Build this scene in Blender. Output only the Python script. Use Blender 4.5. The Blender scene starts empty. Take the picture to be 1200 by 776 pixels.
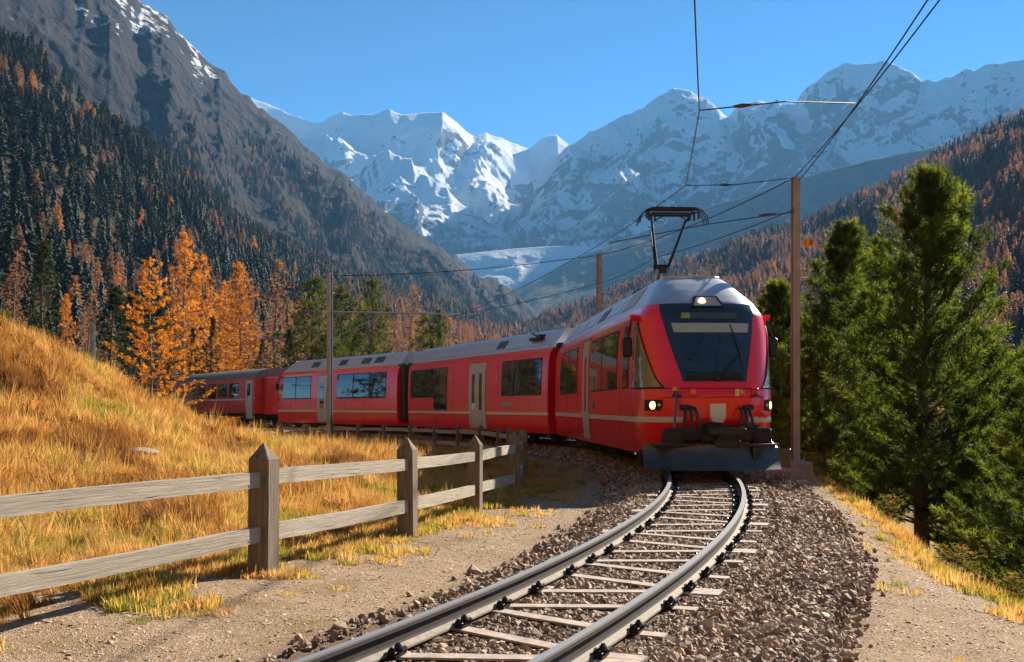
import bpy, math, random
import numpy as np
from mathutils import Vector, Matrix, noise as mnoise
R = math.radians
rng = np.random.default_rng(7)
random.seed(7)
scene = bpy.context.scene
col = scene.collection

# ---------------------------------------------------------------- camera, sky, sun, exposure
cam_d = bpy.data.cameras.new('camera'); cam = bpy.data.objects.new('camera', cam_d); col.objects.link(cam)
cam.location = (0, 0, 1.32); cam.rotation_euler = (R(90), 0, 0)
cam_d.sensor_width = 36; cam_d.lens = 39; cam_d.shift_y = 0.0625
cam_d.clip_start = 0.1; cam_d.clip_end = 60000
scene.camera = cam
SUN_AZ, SUN_EL = 40.0, 28.0
world = bpy.data.worlds.new('World'); scene.world = world; world.use_nodes = True
wn = world.node_tree; sky = wn.nodes.new('ShaderNodeTexSky'); sky.sky_type = 'NISHITA'
sky.sun_disc = False; sky.sun_elevation = R(SUN_EL); sky.sun_rotation = R(SUN_AZ)
sky.altitude = 2500; sky.air_density = 0.75; sky.dust_density = 0.0; sky.ozone_density = 4.0
# the clear, deep blue mountain sky: the same curve over the whole sky
hs = wn.nodes.new('ShaderNodeHueSaturation'); hs.inputs['Saturation'].default_value = 0.98; hs.inputs['Hue'].default_value = 0.472; hs.inputs['Value'].default_value = 0.2
gm = wn.nodes.new('ShaderNodeGamma'); gm.inputs['Gamma'].default_value = 1.9
hv = wn.nodes.new('ShaderNodeHueSaturation'); hv.inputs['Value'].default_value = 4.4
wn.links.new(sky.outputs[0], hs.inputs['Color']); wn.links.new(hs.outputs[0], gm.inputs[0]); wn.links.new(gm.outputs[0], hv.inputs['Color']); wn.links.new(hv.outputs[0], wn.nodes['Background'].inputs[0])
wn.nodes['Background'].inputs[1].default_value = 0.060
S = Vector((math.sin(R(SUN_AZ))*math.cos(R(SUN_EL)), math.cos(R(SUN_AZ))*math.cos(R(SUN_EL)), math.sin(R(SUN_EL))))
sl = bpy.data.lights.new('sun', 'SUN'); sl.energy = 5.0; sl.angle = R(0.5); sl.color = (1.0, 0.88, 0.72)
so = bpy.data.objects.new('sun', sl); so.rotation_euler = S.to_track_quat('Z', 'Y').to_euler(); so.location = (60, 60, 60); col.objects.link(so)
scene.view_settings.view_transform = 'Standard'; scene.view_settings.look = 'None'
scene.view_settings.exposure = 1.78; scene.view_settings.gamma = 1
scene.cycles.max_bounces = 8; scene.cycles.diffuse_bounces = 4; scene.cycles.glossy_bounces = 3
scene.cycles.transmission_bounces = 3; scene.cycles.transparent_max_bounces = 6; scene.cycles.volume_bounces = 0
scene.cycles.caustics_reflective = False; scene.cycles.caustics_refractive = False
scene.cycles.use_denoising = True
scene.cycles.sample_clamp_indirect = 6

# ---------------------------------------------------------------- noise
_perm = rng.permutation(4096).astype(np.int64)
_g = rng.normal(size=(4096, 3)); _g /= np.linalg.norm(_g, axis=1)[:, None]
def perlin(x, y, z=None):
    if z is None: z = np.zeros_like(x)
    xi, yi, zi = np.floor(x).astype(np.int64), np.floor(y).astype(np.int64), np.floor(z).astype(np.int64)
    fx, fy, fz = x-xi, y-yi, z-zi
    f = lambda t: t*t*t*(t*(t*6-15)+10)
    u, v, w = f(fx), f(fy), f(fz)
    def gr(dx, dy, dz):
        h = _perm[(_perm[(_perm[(xi+dx) & 4095]+yi+dy) & 4095]+zi+dz) & 4095]
        g = _g[h]
        return g[..., 0]*(fx-dx)+g[..., 1]*(fy-dy)+g[..., 2]*(fz-dz)
    l = lambda a, b, t: a+(b-a)*t
    return l(l(l(gr(0,0,0), gr(1,0,0), u), l(gr(0,1,0), gr(1,1,0), u), v),
             l(l(gr(0,0,1), gr(1,0,1), u), l(gr(0,1,1), gr(1,1,1), u), v), w)
def fbm(x, y, z=None, o=5, g=0.5):
    s = 0; a = 1.0; f = 1.0
    for k in range(o):
        s = s + a*perlin(x*f+17.3*k, y*f+5.1*k, None if z is None else z*f); a *= g; f *= 2.03
    return s
def ridged(x, y, z=None, o=6, g=0.5):
    s = 0; a = 1.0; f = 1.0; w = 1.0
    for k in range(o):
        n = 1-np.abs(perlin(x*f+31.7*k, y*f+11.9*k, None if z is None else z*f))*2.0
        n = n*(0.45+0.55*n)*w if k < 2 else n*w; w = np.clip(n*1.3, 0.25, 1); s = s+n*a; a *= g; f *= 2.07
    return s-1.0
def sstep(a, b, x):
    t = np.clip((x-a)/(b-a), 0, 1); return t*t*(3-2*t)

# ---------------------------------------------------------------- mesh + material helpers
def mesh(name, v, f, m=None, smooth=False, parent=None, attrs=None, link=True, mats=None, mi=None):
    me = bpy.data.meshes.new(name)
    v = np.asarray(v, dtype=np.float32)
    if isinstance(f, np.ndarray):
        k = f.shape[1]; n = len(f)
        me.vertices.add(len(v)); me.vertices.foreach_set('co', v.ravel())
        me.loops.add(n*k); me.loops.foreach_set('vertex_index', f.astype(np.int32).ravel())
        me.polygons.add(n); me.polygons.foreach_set('loop_start', np.arange(0, n*k, k, dtype=np.int32))
        me.update(calc_edges=True)
    else:
        me.from_pydata([tuple(map(float, p)) for p in v], [], f)
    if attrs:
        for an, av in attrs.items():
            a = me.attributes.new(an, 'FLOAT', 'POINT'); a.data.foreach_set('value', np.asarray(av, dtype=np.float32))
    for mm in (mats or ([m] if m else [])): me.materials.append(mm)
    if mi is not None: me.polygons.foreach_set('material_index', np.asarray(mi, dtype=np.int32))
    me.polygons.foreach_set('use_smooth', np.full(len(me.polygons), smooth))
    me.validate(clean_customdata=False); me.update()
    o = bpy.data.objects.new(name, me)
    if link: col.objects.link(o)
    if parent: o.parent = parent
    return o
def tag(o, label=None, cat=None, group=None, kind=None):
    if label: o['label'] = label
    if cat: o['category'] = cat
    if group: o['group'] = group
    if kind: o['kind'] = kind
    return o
def empty(name, loc=(0,0,0), rz=0, label=None, cat=None, group=None, rx=0):
    o = bpy.data.objects.new(name, None); col.objects.link(o); o.location = loc; o.rotation_euler = (rx, 0, rz)
    o.empty_display_size = 0.3
    return tag(o, label, cat, group)
def nodes(name):
    m = bpy.data.materials.new(name); m.use_nodes = True
    nt = m.node_tree; b = nt.nodes['Principled BSDF']
    return m, nt, b
def N(nt, t, **kw):
    n = nt.nodes.new(t)
    for k, v in kw.items():
        if k in n.inputs.keys() if isinstance(k, str) else False: n.inputs[k].default_value = v
        else: setattr(n, k, v)
    return n
def ramp(nt, fac, stops):
    r = nt.nodes.new('ShaderNodeValToRGB'); nt.links.new(fac, r.inputs[0])
    e = r.color_ramp.elements
    while len(e) < len(stops): e.new(0.5)
    for el, (p, c) in zip(e, stops): el.position = p; el.color = (*c, 1) if len(c) == 3 else c
    return r.outputs[0]
def noise_tex(nt, scale, detail=4, rough=0.55, vec=None, dist=0.0):
    n = nt.nodes.new('ShaderNodeTexNoise'); n.inputs['Scale'].default_value = scale
    n.inputs['Detail'].default_value = detail; n.inputs['Roughness'].default_value = rough; n.inputs['Distortion'].default_value = dist
    if vec is None: vec = geo_pos(nt)
    nt.links.new(vec, n.inputs['Vector']); return n.outputs['Fac']
def geo_pos(nt):
    n = nt.nodes.new('ShaderNodeTexCoord'); return n.outputs['Object']
def mapped(nt, sc):
    m = nt.nodes.new('ShaderNodeMapping'); m.inputs['Scale'].default_value = sc
    nt.links.new(geo_pos(nt), m.inputs[0]); return m.outputs[0]
def mixc(nt, f, a, b, mode='MIX'):
    n = nt.nodes.new('ShaderNodeMix'); n.data_type = 'RGBA'; n.blend_type = mode
    for sock, v in ((n.inputs[0], f), (n.inputs[6], a), (n.inputs[7], b)):
        if hasattr(v, 'is_linked') or isinstance(v, bpy.types.NodeSocket): nt.links.new(v, sock)
        else: sock.default_value = v if isinstance(v, (int, float)) else ((*v, 1) if len(v) == 3 else v)
    return n.outputs[2]
def math_(nt, op, a, b=0.0, clamp=False):
    n = nt.nodes.new('ShaderNodeMath'); n.operation = op; n.use_clamp = clamp
    for s, v in ((n.inputs[0], a), (n.inputs[1], b)):
        if isinstance(v, bpy.types.NodeSocket): nt.links.new(v, s)
        else: s.default_value = v
    return n.outputs[0]
def attr(nt, name, inst=False):
    n = nt.nodes.new('ShaderNodeAttribute'); n.attribute_name = name
    if inst: n.attribute_type = 'INSTANCER'
    return n.outputs['Fac']
def bump(nt, b, h, strength=0.5, dist=0.05):
    n = nt.nodes.new('ShaderNodeBump'); n.inputs['Strength'].default_value = strength; n.inputs['Distance'].default_value = dist
    nt.links.new(h, n.inputs['Height']); nt.links.new(n.outputs[0], b.inputs['Normal'])
def simple(name, c, rough=0.6, metal=0.0, var=0.15, scale=6.0, bmp=0.0, coat=0.0, bscale=None, spec=None):
    m, nt, b = nodes(name)
    f = noise_tex(nt, scale, 5, 0.6)
    a = tuple(max(0, x*(1-var)) for x in c); d = tuple(min(1, x*(1+var)) for x in c)
    nt.links.new(ramp(nt, f, [(0.3, a), (0.7, d)]), b.inputs['Base Color'])
    b.inputs['Roughness'].default_value = rough; b.inputs['Metallic'].default_value = metal
    b.inputs['Coat Weight'].default_value = coat; b.inputs['Coat Roughness'].default_value = 0.05
    if spec is not None: b.inputs['Specular IOR Level'].default_value = spec
    if bmp: bump(nt, b, noise_tex(nt, bscale or scale*6, 4), bmp, 0.01)
    return m
def grid_faces(nu, nv):
    i = np.arange(nv-1)[:, None]*nu+np.arange(nu-1)[None, :]
    return np.stack([i, i+1, i+nu+1, i+nu], -1).reshape(-1, 4)

H0 = 1.32
def P(px, py, d): return ((px-600)*d/1300.0, d, H0+(463-py)*d/1300.0)   # photo measurement -> point in the place

# ---------------------------------------------------------------- geometry-node scattering for stuff
def scatter(name, pts, rot, scl, idx, tint, protos, extra=None):
    me = bpy.data.meshes.new(name); me.vertices.add(len(pts)); me.vertices.foreach_set('co', np.asarray(pts, np.float32).ravel())
    a = me.attributes.new('rot', 'FLOAT_VECTOR', 'POINT'); a.data.foreach_set('vector', np.asarray(rot, np.float32).ravel())
    a = me.attributes.new('scl', 'FLOAT_VECTOR', 'POINT'); a.data.foreach_set('vector', np.asarray(scl, np.float32).ravel())
    a = me.attributes.new('idx', 'INT', 'POINT'); a.data.foreach_set('value', np.asarray(idx, np.int32))
    a = me.attributes.new('tint', 'FLOAT', 'POINT'); a.data.foreach_set('value', np.asarray(tint, np.float32))
    o = bpy.data.objects.new(name, me); col.objects.link(o)
    c = bpy.data.collections.new(name+'_kinds')
    for p in protos: c.objects.link(p)
    g = bpy.data.node_groups.new(name, 'GeometryNodeTree')
    g.interface.new_socket('Geometry', in_out='INPUT', socket_type='NodeSocketGeometry')
    g.interface.new_socket('Geometry', in_out='OUTPUT', socket_type='NodeSocketGeometry')
    gi = g.nodes.new('NodeGroupInput'); go = g.nodes.new('NodeGroupOutput')
    ip = g.nodes.new('GeometryNodeInstanceOnPoints'); ci = g.nodes.new('GeometryNodeCollectionInfo')
    ci.inputs['Collection'].default_value = c; ci.inputs['Separate Children'].default_value = True; ci.inputs['Reset Children'].default_value = True
    def na(n, t):
        x = g.nodes.new('GeometryNodeInputNamedAttribute'); x.data_type = t; x.inputs['Name'].default_value = n; return x.outputs['Attribute']
    mp = g.nodes.new('GeometryNodeMeshToPoints')
    g.links.new(gi.outputs[0], mp.inputs[0]); g.links.new(mp.outputs[0], ip.inputs['Points'])
    g.links.new(ci.outputs[0], ip.inputs['Instance']); ip.inputs['Pick Instance'].default_value = True
    g.links.new(na('idx', 'INT'), ip.inputs['Instance Index'])
    e2r = g.nodes.new('FunctionNodeEulerToRotation'); g.links.new(na('rot', 'FLOAT_VECTOR'), e2r.inputs[0])
    g.links.new(e2r.outputs[0], ip.inputs['Rotation']); g.links.new(na('scl', 'FLOAT_VECTOR'), ip.inputs['Scale'])
    g.links.new(ip.outputs[0], go.inputs[0])
    md = o.modifiers.new('scatter', 'NODES'); md.node_group = g
    o['kind'] = 'stuff'
    return o

# ---------------------------------------------------------------- the curve of the track (45 m radius, then straight)
CX, CY, CR = -41.5, 24.0, 45.0
TY = 48.0; th_end = math.asin((TY-CY)/CR)
def grade(y): return -0.0105*max(0.0, y-18.0) if y < 80 else -0.0105*62
def track(s, off=0.0):
    """s: metres along the track from abreast of y=24 (negative towards camera); off: to the right (outer) side. -> x, y, heading"""
    th = s/CR
    if th > th_end:
        r = CR+off; x0 = CX+r*math.cos(th_end); y0 = CY+r*math.sin(th_end); t = s-th_end*CR
        return x0-math.sin(th_end)*t, y0+math.cos(th_end)*t, th_end
    r = CR+off
    return CX+r*math.cos(th), CY+r*math.sin(th), th
TS = np.arange(-40, 130, 0.5)
TP = np.array([track(s)[:2] for s in TS])
def track_dist(x, y):
    """signed distance from the centre line (positive = outer/right side)"""
    x = np.asarray(x, float); y = np.asarray(y, float)
    th = np.arctan2(y-CY, x-CX)
    d = np.hypot(x-CX, y-CY)-CR
    x0 = CX+CR*math.cos(th_end); y0 = CY+CR*math.sin(th_end)
    ux, uy = -math.sin(th_end), math.cos(th_end)
    d2 = (x-x0)*uy-(y-y0)*ux
    return np.where((th > th_end) | ((x-x0)*ux+(y-y0)*uy > 0) & (y > y0-30), d2, d)
def gradev(y): return np.where(y < 80, -0.0105*np.maximum(0, y-18.0), -0.651)

# ---------------------------------------------------------------- terrain
CP = []
def cp(x, y, z): CP.append((x, y, z))
# left path and fence foot
for x, y, z in [(-3.4,6.0,.0),(-2.6,7.2,-.02),(-1.93,8.6,-.05),(-1.08,11.5,-.12),(-.48,14.3,-.2),(.03,16.7,-.23),(.3,22,-.4),(-.3,32.5,-.56),(-2.5,42,-.72),(-6.5,49,-.85),
                (-4.5,4.0,.0),(-6,1,.0),(-3,2,-.1),(-1.6,5.3,-.12),(-.4,8.0,-.15),(0.2,11,-.22),(.9,14,-.27),(1.3,17,-.3)]: cp(x, y, z)
# track bed
for s in range(-34, 110, 6):
    x, y, h = track(s); cp(x, y, grade(y)-0.32)
# hill on the left: crest and foot
for px, py, d in [(-120,345,17),(-60,376,17.5),(0,397,18),(50,408,19),(100,440,20.5),(150,476,22),(200,506,24),(245,524,26),(290,532,28),(340,530,31)]: cp(*P(px, py, d))
for x, y, z in [(-5.5,10,.1),(-4.4,13,.12),(-3.6,16,.1),(-3.0,20,-.05),(-2.6,26,-.4),(-4,32,-.5),(-8.2,11.5,1.1),(-10.5,14,2.6),(-14,17,4.2),(-18,14,4.4),(-14,8,2.0),(-9,5,.5),(-20,22,5),(-24,10,5),(-30,30,4),(-12,1,.6),
                (-11,27,.9),(-9.5,32,-.1),(-13,36,-.1),(-8,38,-.6),(-20,36,1.2),(-12,46,-.7),(-20,50,-.4),(-30,50,1),(-16,58,-.8),(-30,66,-.5),(-7.2,15,1.0),(-6.2,18,.75),(-5.2,21.5,.3)]: cp(x, y, z)
# right verge and edge, then the drop
for x, y, z in [(2.2,7,-.26),(3.0,8,-.28),(3.9,8.5,-.33),(3.86,9.3,-.33),(4.0,11.3,-.33),(4.85,15.4,-.32),(5.6,19.5,-.3),(6.3,24,-.3),(2.9,11,-.28),(3.6,14,-.28),(4.4,17,-.27),(5.2,22,-.2),(4.0,4,-.35),(2.0,2,-.3),(5.5,34,-.5),(3,44,-.6),(-3,58,-.8),
                (5.4,8.0,-1.0),(5.8,11,-1.15),(6.6,15,-1.2),(7.6,20,-1.3),(8.6,26,-1.4),(8,36,-1.9),(5,48,-2),(8,10,-2.0),(8.5,15,-2.1),(9.5,21,-2.3),(11,28,-2.8),(14,12,-3.6),(15,22,-4.2),(18,34,-5),(10,48,-4),(25,20,-6.5),(30,45,-8),(12,2,-3),(6.5,3,-1.3),(25,0,-6),
                (12,70,-6),(0,75,-3),(-12,82,-2),(-30,92,-1.5),(-50,80,1),(-45,50,4),(-45,20,6),(-40,-10,5),(0,-10,0),(20,-15,-4),(-15,-15,1.5),(30,90,-9),(0,110,-6),(-40,130,-4),(50,60,-11)]: cp(x, y, z)
CPA = np.array(CP)
def _k(r): return np.sqrt(r*r+1.5**2)       # multiquadric
_D = np.hypot(CPA[:, None, 0]-CPA[None, :, 0], CPA[:, None, 1]-CPA[None, :, 1])
_W = np.linalg.solve(-_k(_D)+np.eye(len(CPA))*0.35-np.ones_like(_D)*0, CPA[:, 2]+6.0)
def base_z(x, y):
    x = np.asarray(x, float); y = np.asarray(y, float); sh = x.shape; x = x.ravel(); y = y.ravel(); out = np.empty(len(x))
    for i in range(0, len(x), 20000):
        d = np.hypot(x[i:i+20000, None]-CPA[None, :, 0], y[i:i+20000, None]-CPA[None, :, 1]); out[i:i+20000] = -_k(d)@_W-6.0
    return out.reshape(sh)
def ground_z(x, y, fine=True):
    x = np.asarray(x, float); y = np.asarray(y, float)
    r = np.hypot(x, y-30)
    z = base_z(np.clip(x, -60, 60), np.clip(y, -25, 140))
    far = -14+0*x
    z = z+(far-z)*sstep(55, 160, r)
    td = track_dist(x, y); ad = np.abs(td)
    bed = gradev(y)-0.165
    w = 1-sstep(0.95, np.where(td > 0, 1.75, 1.55), ad)
    shoulder = np.where(td > 0, 1.95, 1.6)
    zb = bed-(np.maximum(0, ad-0.95))*0.42
    near = (y < 110) & (y > -30)
    z = np.where(near & (ad < 3), np.maximum(z, np.where(ad < 3, zb, -99)) * (ad < 2.0) + z*(ad >= 2.0), z)
    z = np.where(near & (ad < 0.95), bed, z)
    ed = np.interp(y, [0, 7, 8.5, 9.3, 11.3, 15.4, 19.5, 24, 34], [4.25, 4.15, 4.15, 4.1, 4.25, 5.1, 5.85, 6.5, 5.6])
    z = z-np.where((td > 0) & (y < 70) & (y > -20), 1.3*sstep(0.0, 2.6, x-ed)*sstep(70, 40, y), 0)
    if fine:
        hillw = sstep(2.8, 5.0, -td)
        z = z+0.035*fbm(x*1.3, y*1.3, o=4)*(ad > 1.2)+hillw*(0.16*fbm(x*0.45, y*0.45, o=4)+0.10*fbm(x*1.4, y*1.4, o=2))*(r < 90)+sstep(100, 600, r)*6*fbm(x*0.004, y*0.004, o=4)
    return z
def axis(lo_f, hi_f, step, lo, hi, g=1.16):
    a = list(np.arange(lo_f, hi_f, step)); s = step; v = a[-1]
    while v < hi: s = min(s*g, 900); v += s; a.append(v)
    s = step; v = a[0]
    while v > lo: s = min(s*g, 900); v -= s; a.insert(0, v)
    return np.array(a)
gx = axis(-13, 9, 0.11, -12000, 12000); gy = axis(3, 36, 0.13, -6000, 14000)
GX, GY = np.meshgrid(gx, gy); GZ = ground_z(GX, GY)
td = track_dist(GX, GY)
near = (GY < 110) & (GY > -30)
jit = 0.25*fbm(GX*1.1, GY*1.1, o=4)
w_ballast = np.where(near, 1-sstep(1.75, 2.1, np.abs(td)*np.where(td > 0, 1.06, np.interp(GY, [5, 8, 14, 22, 34], [1.9, 1.7, 1.3, 1.1, 1.0]))+jit*0.4), 0)
right_edge = np.interp(GY, [0, 7, 8.5, 9.3, 11.3, 15.4, 19.5, 24, 34, 44], [4.25, 4.15, 4.15, 4.1, 4.25, 5.1, 5.85, 6.5, 5.6, 3.0])
path_r = (1-sstep(-0.35, 0.1, GX-right_edge+jit))*(td > 0)
lw = np.interp(GY, [5, 8, 12, 16, 22, 60], [3.0, 3.1, 3.0, 2.8, 2.75, 2.9])
path_l = (1-sstep(-0.3, 0.25, -td-lw+jit*1.4))*(td <= 0)*(GY < 60)*(GY > -20)
w_path = np.where(near, np.clip(path_r+path_l, 0, 1), 0)

def ground_material():
    m, nt, b = nodes('ground_cover')
    wb, wp = attr(nt, 'ballast'), attr(nt, 'path')
    n1 = noise_tex(nt, 1.2, 6, 0.65); n2 = noise_tex(nt, 22, 5, 0.7); n3 = noise_tex(nt, 90, 3, 0.6); n0 = noise_tex(nt, 0.35, 4, 0.6)
    grass = mixc(nt, n2, (0.17, 0.085, 0.02), (0.44, 0.24, 0.055))
    grass = mixc(nt, ramp(nt, n1, [(0.5, (0, 0, 0)), (0.68, (1, 1, 1))]), grass, (0.2, 0.15, 0.05))
    path = mixc(nt, n3, (0.16, 0.10, 0.055), (0.48, 0.33, 0.20))
    vc_ = nt.nodes.new('ShaderNodeTexVoronoi'); vc_.inputs['Scale'].default_value = 70; nt.links.new(geo_pos(nt), vc_.inputs['Vector'])
    sx_ = nt.nodes.new('ShaderNodeSeparateColor'); nt.links.new(vc_.outputs['Color'], sx_.inputs[0])
    path = mixc(nt, ramp(nt, sx_.outputs[0], [(0.55, (0, 0, 0)), (0.75, (1, 1, 1))]), path, mixc(nt, sx_.outputs[1], (0.12, 0.08, 0.05), (0.55, 0.44, 0.32)))
    path = mixc(nt, ramp(nt, n1, [(0.52, (0, 0, 0)), (0.7, (1, 1, 1))]), path, mixc(nt, n2, (0.10, 0.075, 0.025), (0.3, 0.2, 0.07)))
    bal = mixc(nt, n2, (0.07, 0.05, 0.04), (0.24, 0.165, 0.12))
    c = mixc(nt, wp, grass, path); c = mixc(nt, wb, c, bal)
    far = mixc(nt, n0, (0.06, 0.06, 0.02), (0.15, 0.10, 0.04))
    fw = attr(nt, 'far'); c = mixc(nt, fw, c, far)
    nt.links.new(c, b.inputs['Base Color']); b.inputs['Roughness'].default_value = 0.95; b.inputs['Specular IOR Level'].default_value = 0.15
    v = nt.nodes.new('ShaderNodeTexVoronoi'); v.inputs['Scale'].default_value = 130; nt.links.new(geo_pos(nt), v.inputs['Vector'])
    hh = math_(nt, 'ADD', math_(nt, 'MULTIPLY', n3, 0.6), math_(nt, 'MULTIPLY', v.outputs['Distance'], 0.6))
    bump(nt, b, hh, 0.9, 0.014)
    return m
M_ground = ground_material()
g = mesh('ground', np.stack([GX, GY, GZ], -1).reshape(-1, 3), grid_faces(len(gx), len(gy)), M_ground, True,
         attrs={'ballast': w_ballast.ravel(), 'path': w_path.ravel(), 'far': sstep(60, 110, np.hypot(GX, GY-30)).ravel()})
tag(g, kind='structure')

# ---------------------------------------------------------------- mountains
def resample(pts, n):
    p = np.array([P(*q) for q in pts]); px = np.array([q[0] for q in pts], float)
    t = np.linspace(px[0], px[-1], n)
    return np.stack([np.interp(t, px, p[:, k]) for k in range(3)], -1), t
SHEETS = {}
def sheet(name, ridge, foot, nu, nv, prof, amp, wl, mat, jag=0.0, back=0.45, gully=0.0, kind='structure', seed=0.0, env_top=0.12, flow=0.35, terr=None):
    rp, t = resample(ridge, nu); fp, _ = resample(foot, nu)
    v = np.concatenate([np.linspace(0, 1, nv), 1+np.linspace(0.04, back, 14)])
    V = v[:, None]; Vc = np.minimum(V, 1)
    L = np.linalg.norm((rp-fp)[:, :2], axis=1)[None, :]
    arc = np.concatenate([[0], np.cumsum(np.linalg.norm(np.diff(rp, axis=0)[:, :2], axis=1))])[None, :]
    X = fp[None, :, 0]+(rp-fp)[None, :, 0]*V; Y = fp[None, :, 1]+(rp-fp)[None, :, 1]*V
    pz = prof(Vc) if terr is None else prof(Vc)+terr(Vc, t[None, :])
    rise = (rp-fp)[None, :, 2]
    Z = fp[None, :, 2]+rise*pz
    over = np.maximum(V-1, 0)
    Z = Z-over*rise*0.9
    a, b_ = arc/wl+seed+0*V, V*L/wl*flow+seed*1.7
    env = sstep(0, 0.25, Vc)*(env_top+(1-env_top)*sstep(1.0, 0.8, Vc+0*over))
    n = ridged(a+0.35*fbm(a*0.7, b_, o=3), b_, o=7, g=0.52)
    n2 = fbm(X/wl*1.6+seed, Y/wl*1.6, Z/wl*1.2, o=6, g=0.55)
    Z = Z+amp*env*(n*(1-gully)+n2*0.8+gully*ridged(a*2.2, b_*0.5, o=6))
    if jag: Z = Z+jag*sstep(0.75, 1.0, Vc)*(ridged(arc/wl*5+seed+0*V, V*2, o=4)+0.3)
    nm = amp*0.8*env*fbm(X/wl*2+9, Z/wl*2, Y/wl*2, o=5)
    X = X+nm*0.6; Y = Y-nm
    # apron: the foot runs on down under the valley floor
    dxy = (fp-rp)[:, :2]; dxy /= np.linalg.norm(dxy, axis=1)[:, None]
    drop = np.maximum(fp[:, 2]+24, 4)
    sk = [(X[0]+dxy[:, 0]*drop*k*2.6, Y[0]+dxy[:, 1]*drop*k*2.6, Z[0]-drop*k) for k in (1.0, 0.66, 0.33)]
    X, Y, Z = (np.concatenate([np.array([q[i] for q in sk]), A]) for i, A in enumerate((X, Y, Z)))
    o = mesh(name, np.stack([X, Y, Z], -1).reshape(-1, 3), grid_faces(nu, len(v)+3), mat, True)
    tag(o, kind=kind)
    SHEETS[name] = (X[:nv+3], Y[:nv+3], Z[:nv+3], t, np.concatenate([[-.09, -.06, -.03], v[:nv]]))
    return o

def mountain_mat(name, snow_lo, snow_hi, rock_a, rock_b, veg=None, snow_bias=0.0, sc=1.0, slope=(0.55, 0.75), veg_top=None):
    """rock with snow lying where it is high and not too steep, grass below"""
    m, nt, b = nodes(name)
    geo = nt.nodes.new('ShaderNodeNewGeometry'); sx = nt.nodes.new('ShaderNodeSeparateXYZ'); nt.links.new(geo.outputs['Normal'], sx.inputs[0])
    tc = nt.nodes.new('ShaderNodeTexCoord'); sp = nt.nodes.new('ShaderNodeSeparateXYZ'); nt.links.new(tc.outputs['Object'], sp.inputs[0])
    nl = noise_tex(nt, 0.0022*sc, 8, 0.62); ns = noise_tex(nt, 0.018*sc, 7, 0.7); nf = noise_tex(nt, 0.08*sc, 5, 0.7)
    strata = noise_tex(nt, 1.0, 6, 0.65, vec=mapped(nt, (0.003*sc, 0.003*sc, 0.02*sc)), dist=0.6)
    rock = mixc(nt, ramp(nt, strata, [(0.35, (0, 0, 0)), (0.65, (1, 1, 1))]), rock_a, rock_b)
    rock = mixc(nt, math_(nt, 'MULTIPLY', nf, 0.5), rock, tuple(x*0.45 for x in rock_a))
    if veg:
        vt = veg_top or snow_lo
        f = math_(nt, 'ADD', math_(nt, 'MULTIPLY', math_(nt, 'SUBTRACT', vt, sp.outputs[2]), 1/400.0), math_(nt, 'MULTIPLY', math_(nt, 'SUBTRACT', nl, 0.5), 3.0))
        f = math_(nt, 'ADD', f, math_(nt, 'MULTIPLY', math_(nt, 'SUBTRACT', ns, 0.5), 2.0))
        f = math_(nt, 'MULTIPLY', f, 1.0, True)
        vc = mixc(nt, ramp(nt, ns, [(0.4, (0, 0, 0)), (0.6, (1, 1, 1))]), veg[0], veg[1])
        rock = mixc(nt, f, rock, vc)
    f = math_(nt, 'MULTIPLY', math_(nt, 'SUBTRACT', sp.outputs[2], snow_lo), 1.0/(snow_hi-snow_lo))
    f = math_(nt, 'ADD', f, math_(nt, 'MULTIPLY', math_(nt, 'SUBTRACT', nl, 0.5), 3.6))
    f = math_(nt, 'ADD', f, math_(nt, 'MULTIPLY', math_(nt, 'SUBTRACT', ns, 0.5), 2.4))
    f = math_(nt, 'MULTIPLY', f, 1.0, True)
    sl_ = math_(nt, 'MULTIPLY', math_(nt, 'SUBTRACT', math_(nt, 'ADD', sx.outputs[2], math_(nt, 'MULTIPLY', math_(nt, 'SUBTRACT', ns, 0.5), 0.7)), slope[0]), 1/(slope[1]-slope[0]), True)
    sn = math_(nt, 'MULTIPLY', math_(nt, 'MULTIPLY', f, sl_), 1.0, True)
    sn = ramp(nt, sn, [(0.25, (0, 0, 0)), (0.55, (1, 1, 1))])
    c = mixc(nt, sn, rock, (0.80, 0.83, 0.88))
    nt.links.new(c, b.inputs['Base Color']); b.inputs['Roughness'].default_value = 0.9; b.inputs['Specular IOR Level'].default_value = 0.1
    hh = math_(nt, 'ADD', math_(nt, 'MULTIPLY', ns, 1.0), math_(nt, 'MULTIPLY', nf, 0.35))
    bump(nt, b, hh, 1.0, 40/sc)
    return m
GREY_A, GREY_B = (0.10, 0.09, 0.085), (0.23, 0.205, 0.185)
M_snow = mountain_mat('snow_mountain', 500, 900, GREY_A, GREY_B, slope=(0.30, 0.46))
M_snow2 = mountain_mat('snow_and_rock', 650, 1200, (0.06, 0.055, 0.055), (0.17, 0.155, 0.145), slope=(0.43, 0.62))
M_ice = mountain_mat('glacier_ice', -900, -500, (0.5, 0.55, 0.6), (0.72, 0.76, 0.8), slope=(0.45, 0.75))
M_shade = mountain_mat('bare_slope', 1500, 2300, (0.06, 0.055, 0.05), (0.11, 0.10, 0.09), veg=((0.05, 0.045, 0.03), (0.10, 0.08, 0.05)), slope=(0.55, 0.75))
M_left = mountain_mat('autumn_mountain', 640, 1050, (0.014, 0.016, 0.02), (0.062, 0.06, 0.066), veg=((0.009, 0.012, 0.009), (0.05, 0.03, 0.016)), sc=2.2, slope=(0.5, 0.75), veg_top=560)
M_forest = mountain_mat('forest_floor', 9000, 9900, (0.10, 0.085, 0.07), (0.17, 0.14, 0.11), veg=((0.045, 0.042, 0.018), (0.12, 0.07, 0.03)), sc=4, veg_top=2000)

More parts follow.
